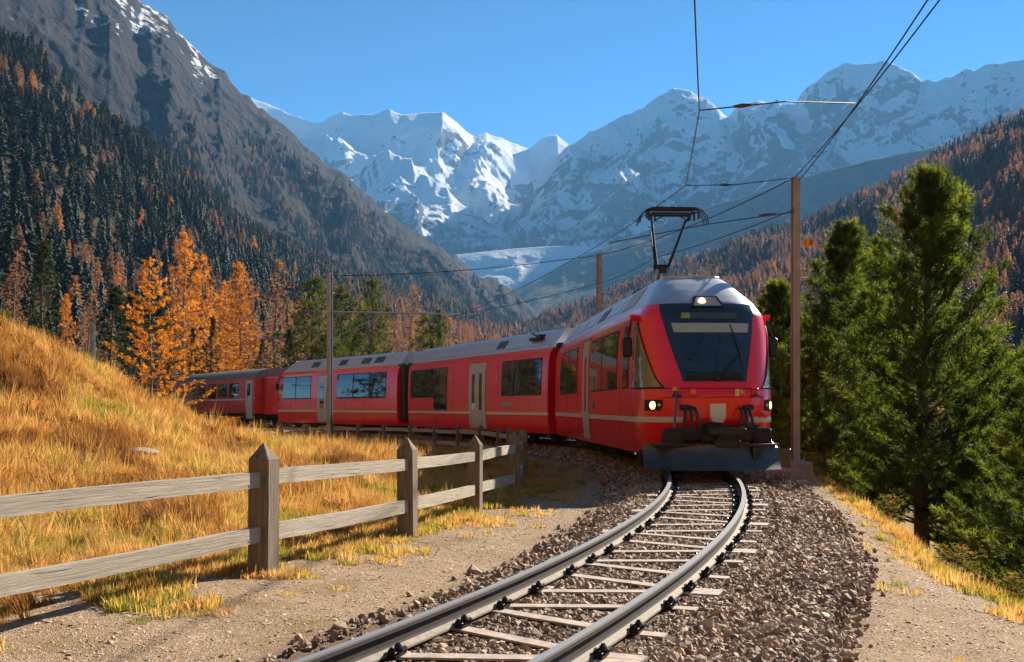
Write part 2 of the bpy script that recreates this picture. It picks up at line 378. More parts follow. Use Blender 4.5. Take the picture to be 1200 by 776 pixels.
# far snow range (left of the pass)
sheet('snow_mountain_range', [(180,95,9000),(287,113,9000),(327,129,9000),(367,146,8800),(379,145,8700),(401,131,8600),(413,136,8600),(439,135,8600),(457,129,8600),(471,136,8600),(496,134,8700),(518,135,8700),(529,143,8800),(554,162,9000),(569,158,9100),(587,164,9200),(619,173,9400),(637,161,9400),(652,158,9400),(668,172,9400),(760,200,9400)],
      [(180,330,6500),(360,320,6500),(480,320,6400),(560,320,6300),(640,320,6300),(760,330,6300)], 620, 230, lambda v: 0.30*v+0.70*v**1.7, 210, 1700, M_snow, jag=14, seed=3.3,
      terr=lambda v, t: 0.05*np.sin(v*17+t*0.02)*sstep(0, .2, v)*sstep(1, .85, v))
# spur below it
sheet('rock_spur', [(250,230,8000),(330,215,7800),(375,214,7500),(417,211,7300),(442,181,7200),(457,178,7150),(482,188,7100),(493,205,7000),(511,212,6900),(533,230,6800),(547,244,6750),(569,262,6700),(594,278,6600),(620,300,6500)],
      [(250,330,5400),(417,345,5300),(480,345,5200),(540,335,5200),(620,318,5600)], 380, 150, lambda v: 0.35*v+0.65*v**1.35, 120, 900, M_snow2, jag=18, seed=8.1)
# snow massif right of the pass
sheet('snow_massif', [(600,262,7600),(632,205,7600),(667,174,7600),(690,161,7600),(713,149,7500),(735,139,7500),(755,131,7400),(775,115,7400),(788,107,7400),(806,111,7400),(822,116,7400),(842,130,7300),(852,142,7300),(862,131,7300),(873,124,7200),(890,127,7200),(909,129,7200),(930,124,7100),(945,106,7100),(961,93,7000),(980,80,7000),(1012,73,6900),(1053,77,6800),(1070,87,6800),(1079,98,6800),(1095,100,6700),(1115,94,6700),(1135,88,6600),(1154,82,6600),(1172,81,6600),(1200,67,6500),(1260,50,6400),(1400,20,6200)],
      [(600,330,5600),(667,340,5500),(800,360,5200),(1000,380,4800),(1200,400,4600),(1400,400,4600)], 760, 260, lambda v: 0.35*v+0.65*v**1.45, 300, 1300, M_snow2, jag=26, seed=5.9, gully=0.3)
sheet('bare_ridge', [(560,352,5000),(600,345,5000),(640,322,5000),(680,302,4900),(730,284,4800),(780,262,4700),(830,243,4600),(900,222,4500),(960,203,4400),(1030,186,4300),(1100,172,4200),(1200,160,4100),(1400,130,4000)],
      [(560,405,3000),(800,430,2900),(1100,440,2800),(1400,450,2700)], 420, 120, lambda v: 0.5*v+0.5*v**1.3, 38, 900, M_shade, jag=5, seed=1.7, gully=0.4)
# glacier tongue
sheet('glacier', [(470,304,5450),(540,298,5450),(600,292,5450),(660,288,5400),(740,290,5300)], [(520,365,4750),(600,378,4700),(660,392,4650),(720,392,4600),(760,392,4600)],
      220, 120, lambda v: v**0.9, 22, 500, M_ice, seed=2.2)
# left mountain
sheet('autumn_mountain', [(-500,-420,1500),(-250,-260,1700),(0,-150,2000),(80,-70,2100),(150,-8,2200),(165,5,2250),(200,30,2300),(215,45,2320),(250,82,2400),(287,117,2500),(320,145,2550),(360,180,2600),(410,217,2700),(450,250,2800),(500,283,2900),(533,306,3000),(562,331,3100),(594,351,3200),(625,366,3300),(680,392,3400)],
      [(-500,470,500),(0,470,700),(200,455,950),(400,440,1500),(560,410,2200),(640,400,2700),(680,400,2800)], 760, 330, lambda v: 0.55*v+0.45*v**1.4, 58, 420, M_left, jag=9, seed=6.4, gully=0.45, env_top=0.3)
sheet('left_wooded_slope', [(-500,-180,700),(-100,-20,750),(0,50,800),(50,75,850),(100,128,900),(165,165,980),(200,192,1050),(240,227,1150),(300,272,1300),(370,305,1500),(450,335,1700),(560,372,2000),(650,390,2300),(720,402,2400)],
      [(-500,480,160),(0,474,200),(300,468,320),(480,460,500),(650,450,800),(720,445,900)], 420, 160, lambda v: 0.45*v+0.55*v**1.35, 10, 170, M_forest, jag=3, seed=4.2, env_top=0.35)
sheet('right_wooded_slope', [(520,418,2300),(560,404,2300),(600,393,2250),(640,372,2200),(700,354,2100),(740,334,2050),(800,307,1950),(870,285,1850),(960,257,1700),(1030,222,1600),(1100,187,1500),(1150,161,1450),(1200,136,1400),(1300,70,1350),(1600,-109,1200)],
      [(520,452,1300),(700,458,900),(900,468,520),(1200,480,330),(1600,490,260)], 420, 160, lambda v: 0.55*v+0.45*v**1.25, 13, 240, M_forest, jag=3, seed=7.7, env_top=0.35)
# unseen slopes behind the photographer, set close and bright for fill light and reflections
_b, _bt = [], None
M_back = mountain_mat('autumn_fill_slope', 9000, 9900, (0.32, 0.24, 0.15), (0.42, 0.33, 0.22), veg=((0.26, 0.13, 0.035), (0.52, 0.33, 0.11)), sc=9, veg_top=2000)
def back_hill():
    th = np.linspace(R(121), R(355), 180); r = 62+1040*np.linspace(0, 1, 60)**1.6
    T, RR = np.meshgrid(th, r); X = RR*np.cos(T); Y = RR*np.sin(T)-20
    Z = -9+(RR-62)*.52+26*ridged(X/160, Y/160, o=5)*sstep(70, 260, RR)
    o = mesh('fill_hills', np.stack([X, Y, Z], -1).reshape(-1, 3), grid_faces(180, 60), M_back, True); tag(o, kind='structure')
    return X, Y, Z
BACK = back_hill()
# ---------------------------------------------------------------- foliage materials
def leaf_mat(name, stops, trans=0.35, rough=0.6, inst=True, noise=0.0, tcol=None):
    m = bpy.data.materials.new(name); m.use_nodes = True; nt = m.node_tree; b = nt.nodes['Principled BSDF']
    f = attr(nt, 'tint', inst)
    if not inst: f = math_(nt, 'ADD', f, math_(nt, 'MULTIPLY', math_(nt, 'SUBTRACT', noise_tex(nt, 1.3, 3), 0.5), 0.7))
    c = ramp(nt, f, stops)
    nt.links.new(c, b.inputs['Base Color']); b.inputs['Roughness'].default_value = rough; b.inputs['Specular IOR Level'].default_value = 0.12
    t = nt.nodes.new('ShaderNodeBsdfTranslucent'); nt.links.new(mixc(nt, 1.0, c, tcol or (1.5, 1.4, 1.0), 'MULTIPLY'), t.inputs[0])
    mx = nt.nodes.new('ShaderNodeMixShader'); mx.inputs[0].default_value = trans
    nt.links.new(b.outputs[0], mx.inputs[1]); nt.links.new(t.outputs[0], mx.inputs[2])
    nt.links.new(mx.outputs[0], nt.nodes['Material Output'].inputs[0])
    return m
GREEN = [(0.0, (0.014, 0.032, 0.012)), (0.5, (0.03, 0.062, 0.017)), (1.0, (0.075, 0.11, 0.025))]
ORANGE = [(0.0, (0.22, 0.085, 0.03)), (0.5, (0.42, 0.165, 0.03)), (1.0, (0.62, 0.27, 0.04))]
RUST = [(0.0, (0.13, 0.07, 0.05)), (0.5, (0.24, 0.11, 0.06)), (1.0, (0.38, 0.17, 0.06))]
M_far_green = leaf_mat('far_conifer_needles', [(0.0, (0.011, 0.020, 0.006)), (0.5, (0.022, 0.036, 0.009)), (1.0, (0.055, 0.066, 0.015))], 0.1)
M_far_larch = leaf_mat('far_larch_needles', [(0, (0.15, 0.085, 0.06)), (0.55, (0.30, 0.16, 0.10)), (1, (0.55, 0.25, 0.06))], 0.4)
M_bark = simple('bark', (0.10, 0.075, 0.058), 0.9, var=0.45, scale=9, bmp=0.8, bscale=30)
M_bark_grey = simple('larch_bark', (0.17, 0.13, 0.11), 0.9, var=0.4, scale=9, bmp=0.6, bscale=30)

def far_tree(kind, seed):
    r = random.Random(seed); v = []; f = []
    n = {'spruce': 110, 'pine': 95, 'larch': 120}[kind]
    for i in range(n):
        t = .06+.92*((i+r.random())/n)**(.9)
        rad = 0.17*(1-t)**.85+.008 if kind == 'spruce' else ((.15*(1-t**2.4)**.8+.01) if kind == 'pine' else .16*(1-t)**.7*min(1, t*4+.2)+.01)
        a = i*2.399+r.uniform(-.6, .6); q = rad*r.uniform(.45, 1.15); ca, sa = math.cos(a), math.sin(a)
        dr = {'spruce': -.035, 'pine': .025, 'larch': -.005}[kind]
        c = Vector((ca*q, sa*q, t+dr)); s_ = r.uniform(.022, .05)*(1.25-t*.6)*(1.25 if kind != 'larch' else 1)
        o_ = Vector((ca*q*.15, sa*q*.15, t+.01)); sd = Vector((-sa, ca, 0))
        b = len(v); v += [o_, c+sd*s_+Vector((0, 0, r.uniform(-.02, .015))), c+Vector((ca, sa, 0))*s_*1.2+Vector((0, 0, dr*.6)), c-sd*s_+Vector((0, 0, r.uniform(-.02, .015))), c+Vector((0, 0, s_*.9))]
        f += [(b, b+1, b+4), (b+1, b+2, b+4), (b+2, b+3, b+4), (b, b+4, b+3), (b, b+3, b+2), (b, b+2, b+1)] if kind != 'larch' else [(b, b+1, b+4), (b+2, b+3, b+4), (b, b+3, b+2)]
    b0 = len(v)
    v += [(0.012, 0, 0), (-0.006, .010, 0), (-.006, -.010, 0), (0, 0, 1.0)]; f += [(b0, b0+1, b0+3), (b0+1, b0+2, b0+3), (b0+2, b0, b0+3)]
    return mesh(kind+'_kind', v, f, M_far_larch if kind == 'larch' else M_far_green, False, link=False)
FT = [far_tree('spruce', 1), far_tree('spruce', 2), far_tree('pine', 3), far_tree('larch', 4), far_tree('larch', 5), far_tree('larch', 6)]

def forest(name, sheetname, n, dens, larch, size, seed, sel=None):
    """trees standing on a mountain sheet; dens and larch are functions of (photo column, height fraction, x, y, z)"""
    r = np.random.default_rng(seed); X, Y, Z, t, v = SHEETS[sheetname]
    nv, nu = X.shape
    # area weights
    A = np.hypot(np.diff(X, axis=1)[:-1], np.diff(Y, axis=1)[:-1])*np.hypot(np.diff(X, axis=0)[:, :-1], np.diff(Y, axis=0)[:, :-1])
    dist = np.hypot(X, Y)[:-1, :-1]
    w = A*dens(t[None, :-1]+0*A, v[:-1, None]+0*A, X[:-1, :-1], Y[:-1, :-1], Z[:-1, :-1])
    w = np.maximum(w, 0)*((t[None, :-1] > -140) & (t[None, :-1] < 1340)); p = (w/w.sum()).ravel()
    c = r.choice(len(p), n, p=p); i, j = c//(nu-1), c % (nu-1); a, b = r.random(n), r.random(n)
    lerp = lambda M: (M[i, j]*(1-a)*(1-b)+M[i, j+1]*a*(1-b)+M[i+1, j]*(1-a)*b+M[i+1, j+1]*a*b)
    x, y, z = lerp(X), lerp(Y), lerp(Z)
    lf = larch(t[j], v[i], x, y, z); il = r.random(n) < lf
    idx = np.where(il, r.integers(0, 3, n), r.integers(3, 6, n))
    s = size*(0.45+0.75*r.random(n)**1.2)
    tint = np.clip(0.42+0.5*fbm(x/90, y/90, o=3)+r.normal(0, 0.2, n), 0, 1)
    o = scatter(name, np.stack([x, y, z-0.5], -1), np.stack([r.normal(0, .03, n), r.normal(0, .03, n), r.random(n)*6.28], -1),
                np.stack([s*(0.85+.4*r.random(n)), s*(0.85+.4*r.random(n)), s], -1), idx, tint, FT)
    o['label'] = None if False else name.replace('_', ' ')
    return o
def pnoise(x, y, sc): return fbm(x/sc+3, y/sc+8, o=4)
# left: dark conifers above, rust larches below
o = forest('left_slope_forest', 'left_wooded_slope', 16000,
       lambda t, v, x, y, z: np.clip(1.15+1.2*pnoise(x, y, 120), 0.15, 1)*(1-0.6*sstep(0.85, 1, v)),
       lambda t, v, x, y, z: np.clip(0.02+0.75*sstep(0.36, 0.10, v)*np.interp(t, [0, 180, 300], [.35, .5, 1])+0.75*sstep(300, 480, t)*sstep(.8, .4, v)+0.9*pnoise(x, y, 90), 0.02, 0.93), 15, 11)
tag(o, 'dense dark conifers and rust larches covering the left foreground mountainside', 'forest')
vlim = lambda t: np.interp(t, [-100, 150, 250, 350, 450, 560, 680], [.35, .55, .68, .76, .82, .72, .5])
o = forest('left_mountain_forest', 'autumn_mountain', 24000,
       lambda t, v, x, y, z: np.clip(sstep(0.05, -0.28, v-vlim(t)+0.3*pnoise(x, y, 300))*np.clip(.55+3.2*pnoise(x, y, 130), 0.02, 1), 0, 1)*(v > .12),
       lambda t, v, x, y, z: np.clip(0.12+0.8*sstep(0.45, 0.15, v)*sstep(250, 420, t)+0.5*pnoise(x, y, 200), 0.02, 0.95), 15, 12)
tag(o, 'sparse dark trees thinning out up the bare autumn mountain', 'forest')
o = forest('right_slope_forest', 'right_wooded_slope', 22000,
       lambda t, v, x, y, z: np.clip(1.1+1.0*pnoise(x, y, 160), 0.3, 1),
       lambda t, v, x, y, z: np.clip(0.42+0.5*sstep(0.95, 0.6, v)-0.35*sstep(.45, .2, v)+1.3*pnoise(x, y, 150), 0.03, 0.9), 15, 13)
tag(o, 'mixed conifer and larch forest on the hazy right hand mountainside', 'forest')
# far valley floor wood
def valley_wood():
    r = np.random.default_rng(5); n = 9000
    px = r.uniform(-60, 1260, n); d = 150*(1400/150)**r.random(n)
    x = (px-600)*d/1300; y = d; keep = (d > 170) | (px < 560) | (px > 900)
    x, y, px, d = x[keep], y[keep], px[keep], d[keep]; n = len(x)
    z = ground_z(x, y)
    il = r.random(n) < np.clip(0.55+0.9*pnoise(x, y, 60)-0.5*((px > 560) & (px < 900))-0.3*(px < 200), .05, .9)
    idx = np.where(il, r.integers(0, 3, n), r.integers(3, 6, n)); s = 13*(0.5+0.6*r.random(n))
    o = scatter('valley_forest', np.stack([x, y, z-0.4], -1), np.stack([0*x, 0*x, r.random(n)*6.28], -1), np.stack([s, s, s], -1), idx, np.clip(r.normal(.5, .25, n), 0, 1), FT)
    tag(o, 'distant valley floor wood of larches and conifers behind the train', 'forest')
valley_wood()
# ---------------------------------------------------------------- small mesh builder
class MB:
    def __init__(s): s.v = []; s.f = []; s.m = []; s.cur = 0
    def add(s, v, f):
        b = len(s.v); s.v += [tuple(p) for p in v]; s.f += [tuple(i+b for i in q) for q in f]; s.m += [s.cur]*len(f); return s
    def box(s, c, d, rz=0.0, bev=0.0, rx=0.0):
        hx, hy, hz = d[0]/2, d[1]/2, d[2]/2
        M = Matrix.Translation(c) @ Matrix.Rotation(rz, 4, 'Z') @ Matrix.Rotation(rx, 4, 'X')
        if not bev:
            v = [M @ Vector((x, y, z)) for z in (-hz, hz) for y in (-hy, hy) for x in (-hx, hx)]
            return s.add(v, [(0,2,3,1),(4,5,7,6),(0,1,5,4),(2,6,7,3),(0,4,6,2),(1,3,7,5)])
        b = min(bev, hx*.9, hy*.9, hz*.9); ring = []
        for z, q in ((-hz, b), (-hz+b, 0), (hz-b, 0), (hz, b)):
            ax, ay = hx-q, hy-q; k = b*0.7 if q == 0 else b*0.3
            ring.append([(ax-k, -ay, z), (ax, -ay+k, z), (ax, ay-k, z), (ax-k, ay, z), (-ax+k, ay, z), (-ax, ay-k, z), (-ax, -ay+k, z), (-ax+k, -ay, z)])
        v = [M @ Vector(p) for r in ring for p in r]; f = []
        for k in range(3):
            for i in range(8): f.append((k*8+i, k*8+(i+1) % 8, k*8+8+(i+1) % 8, k*8+8+i))
        f += [tuple(range(7, -1, -1)), tuple(range(24, 32))]
        return s.add(v, f)
    def tube(s, pts, r, n=8, cap=True):
        pts = [Vector(p) for p in pts]; rs = r if isinstance(r, (list, tuple)) else [r]*len(pts); v = []; f = []
        d0 = (pts[1]-pts[0]).normalized(); up = Vector((0, 0, 1)) if abs(d0.z) < 0.9 else Vector((1, 0, 0)); a = d0.cross(up).normalized()
        for i, p in enumerate(pts):
            d = (pts[min(i+1, len(pts)-1)]-pts[max(i-1, 0)]).normalized(); a = (a-d*a.dot(d)).normalized(); b = d.cross(a)
            for k in range(n):
                t = 2*math.pi*k/n; v.append(p+(a*math.cos(t)+b*math.sin(t))*rs[i])
        for i in range(len(pts)-1):
            for k in range(n): f.append((i*n+k, i*n+(k+1) % n, (i+1)*n+(k+1) % n, (i+1)*n+k))
        if cap: f += [tuple(range(n-1, -1, -1)), tuple((len(pts)-1)*n+k for k in range(n))]
        return s.add(v, f)
    def prism(s, poly, z0, z1, M=None):
        n = len(poly); M = M or Matrix(); v = [M @ Vector((x, y, z)) for z in (z0, z1) for x, y in poly]
        f = [tuple(range(n-1, -1, -1)), tuple(range(n, 2*n))]+[(i, (i+1) % n, n+(i+1) % n, n+i) for i in range(n)]
        return s.add(v, f)
    def disc(s, c, r, d, axis, n=16):
        c = Vector(c); axis = Vector(axis).normalized(); return s.tube([c-axis*d/2, c+axis*d/2], r, n)
    def build(s, name, m, parent=None, smooth=False):
        return mesh(name, s.v, s.f, None, smooth, parent, mats=m if isinstance(m, list) else [m], mi=s.m)
def curve(p0, p1, p2, p3, n=10):
    p0, p1, p2, p3 = map(Vector, (p0, p1, p2, p3)); o = []
    for i in range(n+1):
        t = i/n; o.append(p0*(1-t)**3+p1*3*t*(1-t)**2+p2*3*t*t*(1-t)+p3*t**3)
    return o

# ---------------------------------------------------------------- materials of made things
M_railtop = simple('polished_rail_head', (0.27, 0.275, 0.29), 0.55, .6, 0.1, 30)
M_railside = simple('rusty_rail_web', (0.022, 0.016, 0.013), 0.8, 0.1, 0.4, 25, 0.3)
M_railfoot = simple('dusty_rail_foot', (0.24, 0.20, 0.165), 0.8, 0.0, 0.3, 18, 0.3)
M_sleeper = simple('dusty_steel_sleeper', (0.40, 0.32, 0.27), 0.75, 0.1, 0.35, 9, 0.3)
M_clip = simple('black_rail_clip', (0.02, 0.019, 0.018), 0.5, 0.5, 0.5, 40)
M_wood = None
def wood_mat(name, c1, c2, ax):
    m, nt, b = nodes(name)
    sc = [14, 14, 14]; sc[ax] = 0.9
    f = noise_tex(nt, 2.2, 8, 0.7, vec=mapped(nt, tuple(sc)), dist=0.5); g = noise_tex(nt, 2.5, 4)
    crack = noise_tex(nt, 3.1, 4, 0.6, vec=mapped(nt, tuple(x*1.8 if i != ax else 0.7 for i, x in enumerate(sc))))
    c = ramp(nt, f, [(0.3, c1), (0.7, c2)])
    c = mixc(nt, math_(nt, 'MULTIPLY', g, 0.5), c, tuple(x*0.6 for x in c2))
    c = mixc(nt, ramp(nt, crack, [(0.30, (1, 1, 1)), (0.37, (0, 0, 0))]), c, (0.03, 0.022, 0.016))
    v = nt.nodes.new('ShaderNodeTexVoronoi'); v.inputs['Scale'].default_value = 2.6
    mv = [1.0, 1.0, 1.0]; mv[ax] = 0.8; nt.links.new(mapped(nt, tuple(x*1.6 for x in mv)), v.inputs['Vector'])
    c = mixc(nt, ramp(nt, v.outputs['Distance'], [(0.03, (1, 1, 1)), (0.06, (0, 0, 0))]), c, (0.05, 0.03, 0.02))
    nt.links.new(c, b.inputs['Base Color']); b.inputs['Roughness'].default_value = 0.85; b.inputs['Specular IOR Level'].default_value = 0.2
    bump(nt, b, math_(nt, 'ADD', f, crack), 0.6, 0.012)
    return m
M_post = wood_mat('weathered_post_wood', (0.09, 0.07, 0.055), (0.30, 0.235, 0.175), 2)
M_railwood = wood_mat('weathered_rail_wood', (0.24, 0.205, 0.165), (0.48, 0.42, 0.34), 1)
M_mast = simple('galvanised_mast', (0.29, 0.275, 0.26), 0.6, 0.1, 0.2, 3, 0.1)
M_mast_grey = simple('grey_mast', (0.25, 0.29, 0.34), 0.55, 0.2, 0.2, 3, 0.1)
M_conc = simple('concrete', (0.30, 0.25, 0.215), 0.9, 0, 0.25, 6, 0.5)
M_wire = simple('wire', (0.025, 0.025, 0.028), 0.5, 0.6, 0.2)
M_insul = simple('insulator', (0.06, 0.035, 0.03), 0.25, 0, 0.2)

# ---------------------------------------------------------------- track
def rail_profile():
    return [(-.058,0),(-.058,.012),(-.012,.03),(-.008,.045),(-.008,.10),(-.031,.112),(-.031,.133),(-.024,.142),(.024,.142),(.031,.133),(.031,.112),(.008,.10),(.008,.045),(.012,.03),(.058,.012),(.058,0)]
trk = empty('railway_track', (0, 0, 0), 0, 'single curving railway track with shiny rails on steel sleepers in stone ballast', 'railway track')
for off in (-0.531, 0.531):
    pr = rail_profile(); v = []; f = []; mi = []; n = len(pr); ss = np.concatenate([np.arange(-33, 8, 0.25), np.arange(8, 75, 0.8)])
    for s in ss:
        x, y, h = track(s, off); nx, ny = math.cos(h), math.sin(h); z = grade(y)-0.142
        for a, b in pr: v.append((x+nx*a, y+ny*a, z+b))
    for i in range(len(ss)-1):
        for k in range(n):
            k2 = (k+1) % n; f.append((i*n+k, i*n+k2, (i+1)*n+k2, (i+1)*n+k))
            mi.append(0 if k == 7 else (2 if k in (0, 1, 13, 14) else 1))
    mesh('rail', v, f, None, False, trk, mats=[M_railtop, M_railside, M_railfoot], mi=mi)
def sleeper_mesh():
    b = MB()
    for sg in (1, -1):
        # a bar runs from the narrow end (x = -0.82) to the wide end (x = +0.82)
        ya, yb = sg*0.062, sg*0.43
        k0 = -0.53; k1 = 0.53
        L = [(-0.85, ya), (k0, ya), (k1, yb), (0.80, yb+sg*0.02)]
        for (x0, y0), (x1, y1) in zip(L[:-1], L[1:]):
            b.add([(x0, y0-.058, -.014), (x1, y1-.058, -.014), (x1, y1+.058, -.014), (x0, y0+.058, -.014),
                   (x0, y0-.058, 0), (x1, y1-.058, 0), (x1, y1+.058, 0), (x0, y0+.058, 0)],
                  [(3,2,1,0),(4,5,6,7),(0,1,5,4),(2,3,7,6),(0,4,7,3),(1,2,6,5)])
            b.add([(x0, y0-.008, -.1), (x1, y1-.008, -.1), (x1, y1+.008, -.1), (x0, y0+.008, -.1),
                   (x0, y0-.008, -.014), (x1, y1-.008, -.014), (x1, y1+.008, -.014), (x0, y0+.008, -.014)],
                  [(3,2,1,0),(0,1,5,4),(2,3,7,6)])
    return b
def clip_mesh():
    b = MB(); b.box((0, 0, -.008), (.30, .13, .012))
    for sx in (-1, 1):
        b.box((sx*.085, 0, .014), (.055, .13, .032), bev=.006)
        b.tube([(sx*.095, 0, .02), (sx*.095, 0, .075)], .013, 7); b.tube([(sx*.095, 0, .045), (sx*.095, 0, .062)], .022, 6)
        pts = [(sx*(.10+.035*math.cos(t)), .055*math.sin(t), .035+.02*math.cos(t*2)) for t in np.linspace(-2.6, 2.6, 11)]
        b.tube(pts, .0095, 6)
        b.tube([(sx*.06, -.04, .03), (sx*.05, 0, .037), (sx*.06, .04, .03)], .011, 6)
    return b
SLP = []
sl_proto = sleeper_mesh().build('sleeper', M_sleeper, trk); cl_proto = clip_mesh().build('rail_clip', M_clip, sl_proto)
k = 0
for s in np.arange(-21.4, 34, 1.12):
    x, y, h = track(s); fl = k % 2; k += 1
    o = sl_proto if k == 1 else sl_proto.copy()
    if k > 1: col.objects.link(o); o.parent = trk
    z = grade(y)-0.1425; rz = h+(math.pi if fl else 0)
    o.location = (x, y, z); o.rotation_euler = (0, 0, rz); SLP.append((x, y, rz))
    if y < 19.5:
        for cx_, cy_ in ((-.531, 0), (.531, .43), (.531, -.43)):
            c = cl_proto if (k == 1 and cx_ < 0) else cl_proto.copy()
            if c is not cl_proto: col.objects.link(c)
            c.parent = o; c.location = (cx_, cy_, 0.001)
# ---------------------------------------------------------------- ballast stones and path gravel
def stone(seed, n=13, flat=0.75):
    import bmesh
    r = random.Random(seed); bm = bmesh.new()
    for i in range(n):
        p = Vector((r.gauss(0, 1), r.gauss(0, 1), r.gauss(0, 1))).normalized(); p = Vector((p.x*r.uniform(.8, 1.15), p.y*r.uniform(.65, 1), p.z*flat)); bm.verts.new(p)
    res = bmesh.ops.convex_hull(bm, input=bm.verts); bmesh.ops.delete(bm, geom=[e for e in res['geom_interior'] if isinstance(e, bmesh.types.BMVert)], context='VERTS')
    me = bpy.data.meshes.new('stone_kind'); bm.to_mesh(me); bm.free(); me.materials.append(M_stone)
    return bpy.data.objects.new('stone_kind', me)
def stone_mat():
    m, nt, b = nodes('ballast_stone')
    f = attr(nt, 'tint', True); n = noise_tex(nt, 1.5, 4)
    c = ramp(nt, f, [(0.0, (0.08, 0.056, 0.042)), (0.3, (0.24, 0.16, 0.11)), (0.55, (0.40, 0.27, 0.175)), (0.8, (0.52, 0.38, 0.26)), (1.0, (0.70, 0.58, 0.45))])
    c = mixc(nt, math_(nt, 'MULTIPLY', n, 0.6), c, mixc(nt, 1.0, c, (0.55, 0.5, 0.48), 'MULTIPLY'))
    nt.links.new(c, b.inputs['Base Color']); b.inputs['Roughness'].default_value = 0.8
    return m
M_stone = stone_mat(); STN = [stone(i) for i in range(6)]
def near_sleeper(x, y):
    hit = np.zeros(len(x), bool)
    for sx_, sy_, rz in SLP:
        dx, dy = x-sx_, y-sy_; near_ = (np.abs(dx) < 1.2) & (np.abs(dy) < 1.2)
        lx = dx*math.cos(rz)+dy*math.sin(rz); ly = -dx*math.sin(rz)+dy*math.cos(rz)
        yb = np.interp(lx, [-.53, .53], [.055, .43])
        hit |= near_ & (np.abs(lx) < .87) & (np.abs(np.abs(ly)-yb) < .083)
    return hit
def ballast():
    r = np.random.default_rng(21); X = []; Y = []; SZ = []; LZ = []
    for s0, s1, dens, size in ((-21.5, -17, 780, .027), (-17, -11, 650, .029), (-11, -5, 400, .033), (-5, 6, 200, .04), (6, 34, 80, .048)):
        for layer in (0, 1):
            w = (1.0 if layer else 1.0)*4.1; n = int((s1-s0)*w*dens*(0.8 if layer else 1.0))
            s = r.uniform(s0, s1, n); off = r.uniform(-1.75, 2.0, n)
            if layer: off = np.where(r.random(n) < .5, r.uniform(.62, 1.9, n), off)
            lft = np.interp(s, [-21.5, -17, -12, -6, 2, 10], [-.80, -.95, -1.2, -1.5, -1.75, -1.8]); keep = (off > lft+0.12*r.normal(size=n)) & (off < 1.72+0.12*r.normal(size=n))
            s, off = s[keep], off[keep]
            th = np.minimum(s/CR, 9); x = CX+(CR+off)*np.cos(th); y = CY+(CR+off)*np.sin(th)
            if s0 >= 6:
                q = np.array([track(a, b)[:2] for a, b in zip(s, off)]); x, y = q[:, 0], q[:, 1]
            sz = size*np.exp(r.normal(0, .28, len(x)))
            inner = np.abs(off) < .95
            rail = (np.abs(np.abs(off)-.531) < .075)
            hit = (near_sleeper(x, y) & inner) | rail
            x, y, sz, off = x[~hit], y[~hit], sz[~hit], off[~hit]
            z = ground_z(x, y, False)+(0.012 if layer else 0)*(np.abs(off) > .95)-np.where(np.abs(off) < .95, sz*.35, 0)
            X.append(x); Y.append(y); SZ.append(sz); LZ.append(z+sz*.1)
    x, y, sz, z = map(np.concatenate, (X, Y, SZ, LZ)); n = len(x)
    tint = np.clip(r.beta(2.2, 2.2, n)+.25*fbm(x*.8, y*.8, o=3), 0, 1)
    o = scatter('ballast_stones', np.stack([x, y, z], -1), r.uniform(0, 6.28, (n, 3)), np.repeat(sz[:, None], 3, 1), r.integers(0, 6, n), tint, STN)
    tag(o, 'brown and grey crushed stone ballast heaped along the rails', 'ballast')
    # gravel on the paths
    n = 190000; y = 4.6+30*r.random(n)**2.6; x = r.uniform(-5.5, 6.5, n)
    t = track_dist(x, y); re = np.interp(y, [0, 8, 11, 15, 20, 25], [4.25, 4.2, 4.25, 5.1, 5.85, 6.6])
    keep = ((t > 1.6) & (x < re+.1)) | ((t < np.interp(y, [5, 8, 14, 22], [-.85, -.95, -1.3, -1.5])) & (t > -3.6+.4*r.normal(size=n)))
    x, y = x[keep], y[keep]; n = len(x); sz = 0.0075*np.exp(r.normal(0, .42, n))*(1+.5*sstep(8, 16, y)); sz = np.where(r.random(n) < .006, sz*2.2, sz)
    z = ground_z(x, y)
    o = scatter('path_gravel', np.stack([x, y, z-sz*.15], -1), np.stack([r.normal(0, .2, n), r.normal(0, .2, n), r.uniform(0, 6.28, n)], -1), np.stack([sz*1.3, sz*1.2, sz*.6], -1), r.integers(0, 6, n), np.clip(.4+.6*r.beta(2.5, 1.8, n), 0, 1), STN)
    tag(o, 'fine gravel and small pebbles strewn over the footpaths', 'gravel')
ballast()

